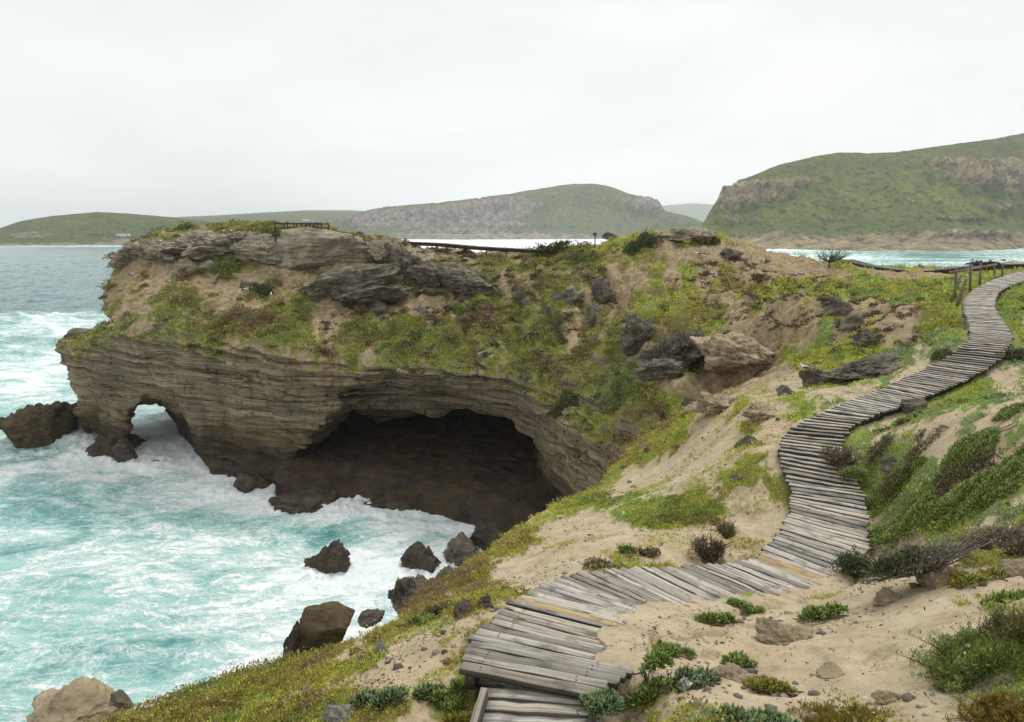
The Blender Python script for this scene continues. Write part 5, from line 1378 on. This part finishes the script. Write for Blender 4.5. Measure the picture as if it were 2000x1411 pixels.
for a, k in [
 ((1640,1392,170,60,'orange','orange brown heath clump at the bottom edge',40),dict(fine=True,leafy=1.6)),
 ((1915,1258,240,150,'bright','large feathery green bush with small white flowers at the right',41),dict(fine=True,leafy=3.2,flowers=30,twigs=40)),
 ((1995,1200,120,110,'olive','feathery olive bush behind the flowering bush at the right edge',42),dict(fine=True,leafy=2)),
 ((1945,1375,150,80,'orange','rusty green heath below the feathery bush in the corner',43),dict(fine=True,leafy=1.8)),
 ((1640,885,70,60,'brown','round brown twiggy bush overhanging the boardwalk edge',44),dict(leafy=.5,twigs=44)),
 ((1765,905,90,44,'olive','olive brown bush on the slope right of the boardwalk',45),dict(leafy=.9,twigs=30)),
 ((1715,870,48,32,'brown','small brown bush above the olive brown bush',46),dict(leafy=.5)),
 ((1800,1080,200,90,'grey','wide grey leafless thicket right of the boardwalk',47),dict(leafy=.35,twigs=110,twig_col=(.25,.22,.18))),
 ((1672,1090,70,84,'dark','dark green leafy bush at the left end of the grey thicket',48),dict(leafy=1.6,twigs=20)),
 ((1745,1088,90,64,'dark','dark green part grown bush inside the grey thicket',49),dict(leafy=.8,twigs=40)),
 ((1948,1040,120,76,'grey','dead spreading bush with bare branches right of the thicket',50),dict(leafy=.12,twigs=60,twig_col=(.2,.17,.14))),
 ((1384,1062,66,84,'brown','brown dry bush on the sand above the boardwalk',51),dict(leafy=.6,twigs=60)),
 ((1418,1030,44,50,'olive','green feathery tuft behind the brown dry bush',52),dict(fine=True,leafy=.8)),
 ((1170,1096,60,36,'brown','small dry bush at the outer edge of the boardwalk',53),dict(leafy=.5,twigs=30)),
 ((1265,1075,44,30,'brown','dry brown tuft left of the brown dry bush',54),dict(leafy=.5)),
 ((1225,1070,36,28,'bright','small green tuft on the sand above the boardwalk',55),dict(leafy=.8)),
 ((1840,690,40,22,'olive','olive tuft along the left side of the upper boardwalk',56),dict(leafy=.8)),
 ((1255,464,64,44,'dark','dark bush on the crest of the mound',57),dict(leafy=1.3)),
 ((1080,482,70,18,'dark','flat dark bush beside the far ridge boardwalk',58),dict(leafy=1.3)),
 ((922,473,60,14,'brown','brown bush on the ridge in front of the white surf',59),dict(leafy=1.0)),
 ((1790,516,100,18,'dark','long dark bush above the far curving boardwalk',60),dict(leafy=1.8)),
 ((1850,516,60,14,'dark','dark bush at the right end of the long dark bush',61),dict(leafy=1.2)),
 ((1920,514,44,10,'dark','low dark bush behind the handrail',62),dict(leafy=1.0)),
 ((1420,454,34,20,'olive','olive bush at the right end of the mound cap',63),dict(leafy=1.0)),
 ((860,1185,66,40,'brown','dry brown shrub on the grassy rim above the crags',64),dict(leafy=.6,twigs=40)),
 ((1980,690,50,30,'dark','dark shrub at the right edge near the boardwalk curve',65),dict(leafy=1.0)),
 ((1990,1060,70,60,'brown','brown dead brush at the right edge of the thicket',66),dict(leafy=.3,twigs=50)),
 ((1870,1330,70,30,'olive','small olive heath left of the rusty heath',67),dict(fine=True,leafy=.8)),
 ((1385,470,40,14,'olive','olive tuft beside the rocky cap of the mound',68),dict(leafy=.8)),
 ((510,560,40,24,'dark','round dark bush beside the flat dark slab',69),dict(leafy=1.0)),
 ((440,515,50,36,'bright','bright green bush in the hollow of the headland',70),dict(leafy=1.4)),
 ((1100,770,60,40,'olive','olive bush on the steep slope above the cave mouth',71),dict(leafy=1.2)),
 ((900,600,40,24,'bright','bright tuft on the turf below the dark rock wall',72),dict(leafy=1.0)),
]: shrub(*a[:5], a[5], 200 + a[6], **k)

# bare wind-bent tree by the bay
tb, _w, _h = place(1619, 512, 50, 28)
tree = empty('bare_tree', tb, 'bare wind bent little tree on the ridge in front of the bay', 'tree')
g = np.random.default_rng(5)
m = MB(); m.tube(np.array([(0,0,-.2),(.02,0,.25),(.0,.05,.55),(.06,.05,.8)]), [.09,.075,.06,.04], 6, (.17,.15,.13)); m.build('trunk', M_TWIG, tree)
m, tips = branchy(g, 2.9, 2.0, 1.0, 46, .022, (.13,.115,.10))
for i in range(len(m.V)): m.V[i] = m.V[i] + np.array([.1, 0, .45])
m.build('crown', M_TWIG, tree)
tp = np.concatenate(tips) + np.array([.1, 0, .45]); ti = g.integers(0, len(tp), 500)
V, Q, C = leaf_cards(g, tp[ti] + g.normal(0, .05, (500, 3)), rand_rot(g, 500, -.2), .12, .05, pick(g, 'dark', 500))
mesh_obj('leaves', V, Q, M_LEAF, tree, False, {'Col': C})

# ------------------------------------------------------------------ ground cover: small leaves wherever the slope is green
def groundcover(name, X, N, veg, rnd, hue, count, per, size_k, label, pal_fn, minsize=.02):
    g = np.random.default_rng(rnd)
    w = veg.copy(); px, py = project(X[:,0], X[:,1], X[:,2])
    w[(px < -60) | (px > 2080) | (py > 1500) | (py < 380) | (w < .5)] = 0
    d, _ = seg_near(X[:,0], X[:,1], _bwc[:, :2], _bwc[:, 2]); w[d < .72] = 0
    i = g.choice(len(X), count, p=w / w.sum())
    r = np.linalg.norm(X[i] - np.array([0, 0, CAMZ]), axis=1)
    sz_ = np.maximum(minsize, r * size_k) * g.uniform(.6, 1.5, count) * (.75 + 1.3 * np.clip(fbm(X[i,0]/.8, X[i,1]/.8, 2.0, 3), 0, 1))
    col = pal_fn(g, X[i], hue[i], px[i], py[i])
    P = np.repeat(X[i], per, 0); S = np.repeat(sz_, per); NN = np.repeat(N[i], per, 0)
    P = P + g.normal(0, .8, P.shape) * S[:, None] * np.array([1, 1, .15]) 
    D = rand_rot(g, len(P), -.05, .7); D = D + NN * .5; D /= np.linalg.norm(D, axis=1)[:, None]
    C = np.repeat(col, per, 0) * g.uniform(.7, 1.3, (len(P), 1))
    V, Q, C = leaf_cards(g, P, D, S * g.uniform(.7, 1.4, len(P)), S * .5, C)
    o = mesh_obj(name, V, Q, M_LEAF, None, False, {'Col': C})
    return tag(o, label, 'ground cover', kind='stuff')
def pal_mix(stops):
    st = np.array(stops)
    def f(g, X, hue, px, py):
        n = np.clip(hue + g.normal(0, .16, len(X)), 0, .999) * (len(st) - 1)
        k = n.astype(int); t = (n - k)[:, None]
        return st[k] * (1 - t) + st[k + 1] * t
    return f
NEARP = pal_mix([(.317,.222,.127),(.428,.317,.111),(.476,.428,.095),(.603,.603,.095),(.428,.507,.095),(.269,.412,.111),(.317,.412,.207)])
FARP = pal_mix([(.281,.205,.119),(.356,.270,.130),(.367,.324,.108),(.421,.421,.097),(.335,.389,.086),(.270,.302,.140),(.302,.270,.162)])
GX = np.stack([gx, gy, gz], 1); GN = mesh_normals(GX, gq)
ghue2 = ghue - .22 * sstep(1250, 900, project(gx, gy, gz)[0]) * (gy < 24)
groundcover('ground_cover', GX, GN, gveg * (grock < .5), 31, ghue2, 62000, 6, .0030, 'low yellow green mat plants creeping over the sandy slope', NEARP)
groundcover('ground_cover', HV, HN, hveg * (1 - rockm), 32, hhue, 42000, 6, .0026, 'green and brown turf and mat plants covering the headland', FARP)
thin = (gsd < .1) * (gveg < .45) * (np.hypot(gx, gy) < 30) * sstep(-.05, .22, fbm(gx/1.5, gy/1.5, 33.0, 4, .6)) * .8
thin = thin * (1 - .75 * ((project(gx, gy, gz)[0] > 1180) & (gy < 8)))
groundcover('ground_cover', GX, GN, thin, 35, ghue, 7000, 4, .0024, 'thin scattered green and yellow sprigs on the open sand', NEARP, minsize=.014)
DRYP = pal_mix([(.10,.075,.05),(.16,.12,.08),(.08,.065,.045),(.20,.16,.11)])
_fp = project(GX[:,0], GX[:,1], GX[:,2])
dry = np.zeros(len(GX))
for cx, cy, rx, ry in ((1560,610,130,60),(1680,640,110,60),(1450,600,90,60),(1420,540,80,40),(1780,640,50,40),(1850,900,90,60),(1740,900,80,50),(1900,1080,120,40)):
    dry = np.maximum(dry, np.exp(-((_fp[0]-cx)/rx)**2 - ((_fp[1]-cy)/ry)**2))
dry = dry * sstep(.02, .22, fbm(gx/1.1, gy/1.1, 12.0, 4, .6)); dry[dry > 0] = np.clip(dry[dry > 0] + .3, 0, 1) * (dry[dry > 0] > .12)
groundcover('dry_scrub', GX, GN, dry, 33, ghue, 9000, 7, .0026, 'dead brown scrub dotted over the sandy slope', DRYP)
hdry = sstep(.10, .3, fbm(HV[:,0]/1.3, HV[:,1]/1.3, 12.0, 4, .6)) * (1 - rockm) * (HV[:,0] > -14)
groundcover('dry_scrub', HV, HN, hdry, 34, hhue, 9000, 7, .0024, 'dead brown scrub between the green turf over the cave', DRYP)
def cushions(name, X, N, veg, seed, hue, count, rad, label, pal_fn, per=46):
    g = np.random.default_rng(seed); px, py = project(X[:,0], X[:,1], X[:,2])
    w = np.clip(veg - .35, 0, 1) * np.clip(fbm(X[:,0]/2.2, X[:,1]/2.2, 21.0, 3) + .18, 0, 1)
    w[(px < -60) | (px > 2080) | (py > 1500) | (py < 440)] = 0
    d, _ = seg_near(X[:,0], X[:,1], _bwc[:, :2], _bwc[:, 2]); w[d < 1.0] = 0
    i = g.choice(len(X), count, p=w / w.sum(), replace=False)
    r = np.hypot(X[i,0], X[i,1]); S = rad * (.35 + r * .013) * g.uniform(.5, 1.6, count) ** 1.4
    col = pal_fn(g, X[i], np.clip(hue[i] + g.normal(0, .22, count), 0, .99), px[i], py[i]) * g.uniform(.6, 1.15, (count, 1))
    k = g.integers(int(per * .5), per * 2, count); J = np.repeat(np.arange(count), k)
    D = rand_rot(g, len(J), -.1, .9); nn = fbm(D[:,0]*1.7 + J*3.1, D[:,1]*1.7, D[:,2]*1.7, 2)
    P = X[i][J] + D * (S[J] * (.75 + .7 * nn) * g.uniform(.6, 1, len(J)) ** .4)[:, None] * np.array([1.15, 1.15, .62])
    Dl = D * .7 + N[i][J] * .3 + g.normal(0, .45, D.shape); Dl /= np.linalg.norm(Dl, axis=1)[:, None]
    L = np.maximum(.022, (.012 + .0022 * r)[J]) * g.uniform(.7, 1.5, len(J))
    V, Q, C = leaf_cards(g, P, Dl, L, L * .5, col[J] * g.uniform(.7, 1.3, (len(J), 1)))
    return tag(mesh_obj(name, V, Q, M_LEAF, None, False, {'Col': C}), label, 'ground cover', kind='stuff')
MIXP = pal_mix([(.17,.12,.07),(.27,.20,.10),(.24,.22,.07),(.31,.32,.07),(.18,.22,.06),(.13,.15,.06),(.26,.24,.15)])
NEARC = pal_mix([(.240,.168,.084),(.360,.288,.084),(.408,.384,.072),(.456,.456,.072),(.288,.360,.066),(.192,.276,.072),(.312,.324,.192)])
cushions('scrub_cushions', HV, HN, hveg * (1 - rockm), 61, hhue, 1500, .42, 'rounded little scrub cushions of many greens and browns over the headland', MIXP)
cushions('scrub_cushions', GX, GN, gveg * (grock < .5) * (gy > 3), 62, ghue2, 1900, .26, 'rounded little scrub cushions of many greens and browns over the near slopes', NEARC)

# dry litter and twigs on the sand
def litter():
    g = np.random.default_rng(41); px, py = project(gx, gy, gz)
    w = ((gveg < .5) & (np.hypot(gx, gy) < 26) & (px > -50) & (px < 2050) & (gsd < .2)) * (.15 + sstep(.35, .6, fbm(gx/.9, gy/.9, 4.4, 4) + .4))
    d, _ = seg_near(gx, gy, _bwc[:, :2], _bwc[:, 2]); w[d < .6] *= .12
    i = g.choice(len(gx), 12000, p=w / w.sum()); P = GX[i] + np.array([0, 0, .004])
    D = g.normal(size=P.shape) * np.array([1, 1, .25]); D /= np.linalg.norm(D, axis=1)[:, None]
    L = g.uniform(.008, .034, len(P)) ** 1.0 * (1 + np.hypot(P[:,0], P[:,1]) * .08)
    V, Q, C = leaf_cards(g, P, D, L, L * .3, np.array([(.13,.09,.055),(.09,.065,.04),(.2,.16,.11),(.06,.05,.035)])[g.integers(0, 4, len(P))])
    return tag(mesh_obj('litter', V, Q, M_TWIG, None, False, {'Col': C}), 'scattered dry twigs and leaf litter on the sand', 'litter', kind='stuff')
litter()
def pebbles():
    g = np.random.default_rng(43); px, py = project(gx, gy, gz)
    w = ((np.hypot(gx, gy) < 22) & (px > -50) & (px < 2050) & (gsd < .2)) * np.clip(fbm(gx/1.4, gy/1.4, 14.4, 4) + .12, 0, 1) * (gveg < .7)
    d, _ = seg_near(gx, gy, _bwc[:, :2], _bwc[:, 2]); w[d < .7] = 0
    n = 1500; i = g.choice(len(gx), n, p=w / w.sum())
    V0, T0 = _ico[3]; V0, T0 = (lambda b: (b[0], b[1]))(ico(1))
    S = g.uniform(.006, .022, (n, 1, 1)) * g.choice([1, 1, 1, 2.2], (n, 1, 1)) * (1 + .05 * np.hypot(GX[i, 0], GX[i, 1]))[:, None, None]
    V = V0[None] * (1 + g.normal(0, .18, (n, len(V0), 1))) * S * np.array([1, 1, .6]) * g.uniform(.7, 1.3, (n, 1, 3)) + GX[i][:, None]
    T = (T0[None] + (np.arange(n) * len(V0))[:, None, None]).reshape(-1, 3)
    c = np.array([(.30,.26,.20),(.20,.17,.13),(.42,.38,.31),(.12,.10,.08),(.62,.60,.55)])[g.choice(5, n, p=[.32,.3,.2,.13,.05])]
    return tag(mesh_obj('pebbles', V.reshape(-1, 3), T, M_TWIG, None, False, {'Col': np.repeat(c, len(V0), 0)}), 'small pebbles and shell bits strewn over the sand', 'pebbles', kind='stuff')
pebbles()

# ------------------------------------------------------------------ sea air
def haze():
    n = bpy.data.materials.new('sea_haze'); n.use_nodes = True; t = n.node_tree; t.nodes.clear()
    out = t.nodes.new('ShaderNodeOutputMaterial'); v = t.nodes.new('ShaderNodeVolumePrincipled')
    v.inputs['Color'].default_value = (.93, .95, .97, 1); v.inputs['Density'].default_value = .00016; v.inputs['Anisotropy'].default_value = .1
    for k in ('Density Attribute', 'Color Attribute', 'Temperature Attribute'):
        if k in v.inputs: v.inputs[k].default_value = ''
    t.links.new(v.outputs[0], out.inputs['Volume'])
    m = MB(); m.box((0, 0, 119.0), (19000, 19000, 246))
    o = m.build('haze', n); o.display_type = 'WIRE'
    tag(o, kind='stuff'); o['label'] = 'pale salty haze over the sea'; o['category'] = 'haze'
haze()

GROUPS = {'sea_rock': 'rocks standing in the surf', 'crag': 'rough crags on the slopes', 'boulder': 'boulders on the headland', 'rock_outcrop': 'rock outcrops of the headland',
          'stone': 'loose stones on the sand', 'succulent_plant': 'succulent clumps on the sand and banks', 'shrub': 'shrubs on the slopes', 'house': 'houses on the far shore'}
for o in scene.objects:
    k = o.name.split('.')[0]
    if o.parent is None and k in GROUPS: o['group'] = GROUPS[k]

# ------------------------------------------------------------------ sky, sun, camera
def setup():
    w = bpy.data.worlds.new('World'); scene.world = w; w.use_nodes = True
    t = w.node_tree; t.nodes.clear()
    out = t.nodes.new('ShaderNodeOutputWorld'); bg = t.nodes.new('ShaderNodeBackground')
    sky = t.nodes.new('ShaderNodeTexSky'); sky.sky_type = 'NISHITA'; sky.sun_disc = False
    sky.sun_elevation = R(52); sky.sun_rotation = R(35)
    tc = t.nodes.new('ShaderNodeTexCoord')
    mp = t.nodes.new('ShaderNodeMapping'); mp.inputs['Scale'].default_value = (1.0, 1.0, 3.6); mp.inputs['Rotation'].default_value = (R(8), R(-14), R(20))
    nz = t.nodes.new('ShaderNodeTexNoise'); nz.inputs['Scale'].default_value = 1.7; nz.inputs['Detail'].default_value = 7; nz.inputs['Roughness'].default_value = .52; nz.inputs['Distortion'].default_value = .4
    rp = t.nodes.new('ShaderNodeValToRGB')
    rp.color_ramp.elements[0].position = .34; rp.color_ramp.elements[0].color = (6.55/8, 6.8/8, 6.95/8, 1)
    rp.color_ramp.elements[1].position = .66; rp.color_ramp.elements[1].color = (7.95/8, 8.05/8, 8.05/8, 1)
    sc = t.nodes.new('ShaderNodeMix'); sc.data_type = 'RGBA'; sc.blend_type = 'MULTIPLY'; sc.inputs[0].default_value = 1
    sc.inputs[7].default_value = (7.3, 7.27, 7.18, 1)
    mx = t.nodes.new('ShaderNodeMix'); mx.data_type = 'RGBA'; mx.inputs[0].default_value = .97
    t.links.new(tc.outputs['Generated'], mp.inputs[0]); t.links.new(mp.outputs[0], nz.inputs['Vector'])
    t.links.new(nz.outputs[0], rp.inputs[0]); t.links.new(rp.outputs[0], sc.inputs[6])
    t.links.new(sky.outputs[0], mx.inputs[6]); t.links.new(sc.outputs[2], mx.inputs[7])
    t.links.new(mx.outputs[2], bg.inputs[0]); bg.inputs[1].default_value = .1
    t.links.new(bg.outputs[0], out.inputs[0])
    ld = bpy.data.lights.new('sun', 'SUN'); ld.energy = 1.5; ld.angle = R(18); ld.color = (1, .965, .91)
    lo = bpy.data.objects.new('sun', ld); COLL.objects.link(lo)
    el, azm = R(52), R(35)
    dv = Vector((math.sin(azm) * math.cos(el), math.cos(azm) * math.cos(el), math.sin(el)))
    lo.rotation_euler = dv.to_track_quat('Z', 'Y').to_euler()
    lo.location = dv * 60
    cd = bpy.data.cameras.new('camera'); co = bpy.data.objects.new('camera', cd); COLL.objects.link(co)
    co.location = (0, 0, CAMZ); co.rotation_euler = (math.pi / 2 - PITCH, 0, 0)
    cd.sensor_width = 36; cd.lens = F / 2000 * 36; cd.sensor_fit = 'HORIZONTAL'
    cd.clip_start = .05; cd.clip_end = 40000
    scene.camera = co
    v = scene.view_settings; v.view_transform = 'Standard'; v.look = 'None'; v.exposure = .49; v.gamma = 1; v.use_curve_mapping = False
    scene.cycles.max_bounces = 6; scene.cycles.volume_bounces = 1; scene.cycles.transparent_max_bounces = 6
setup()
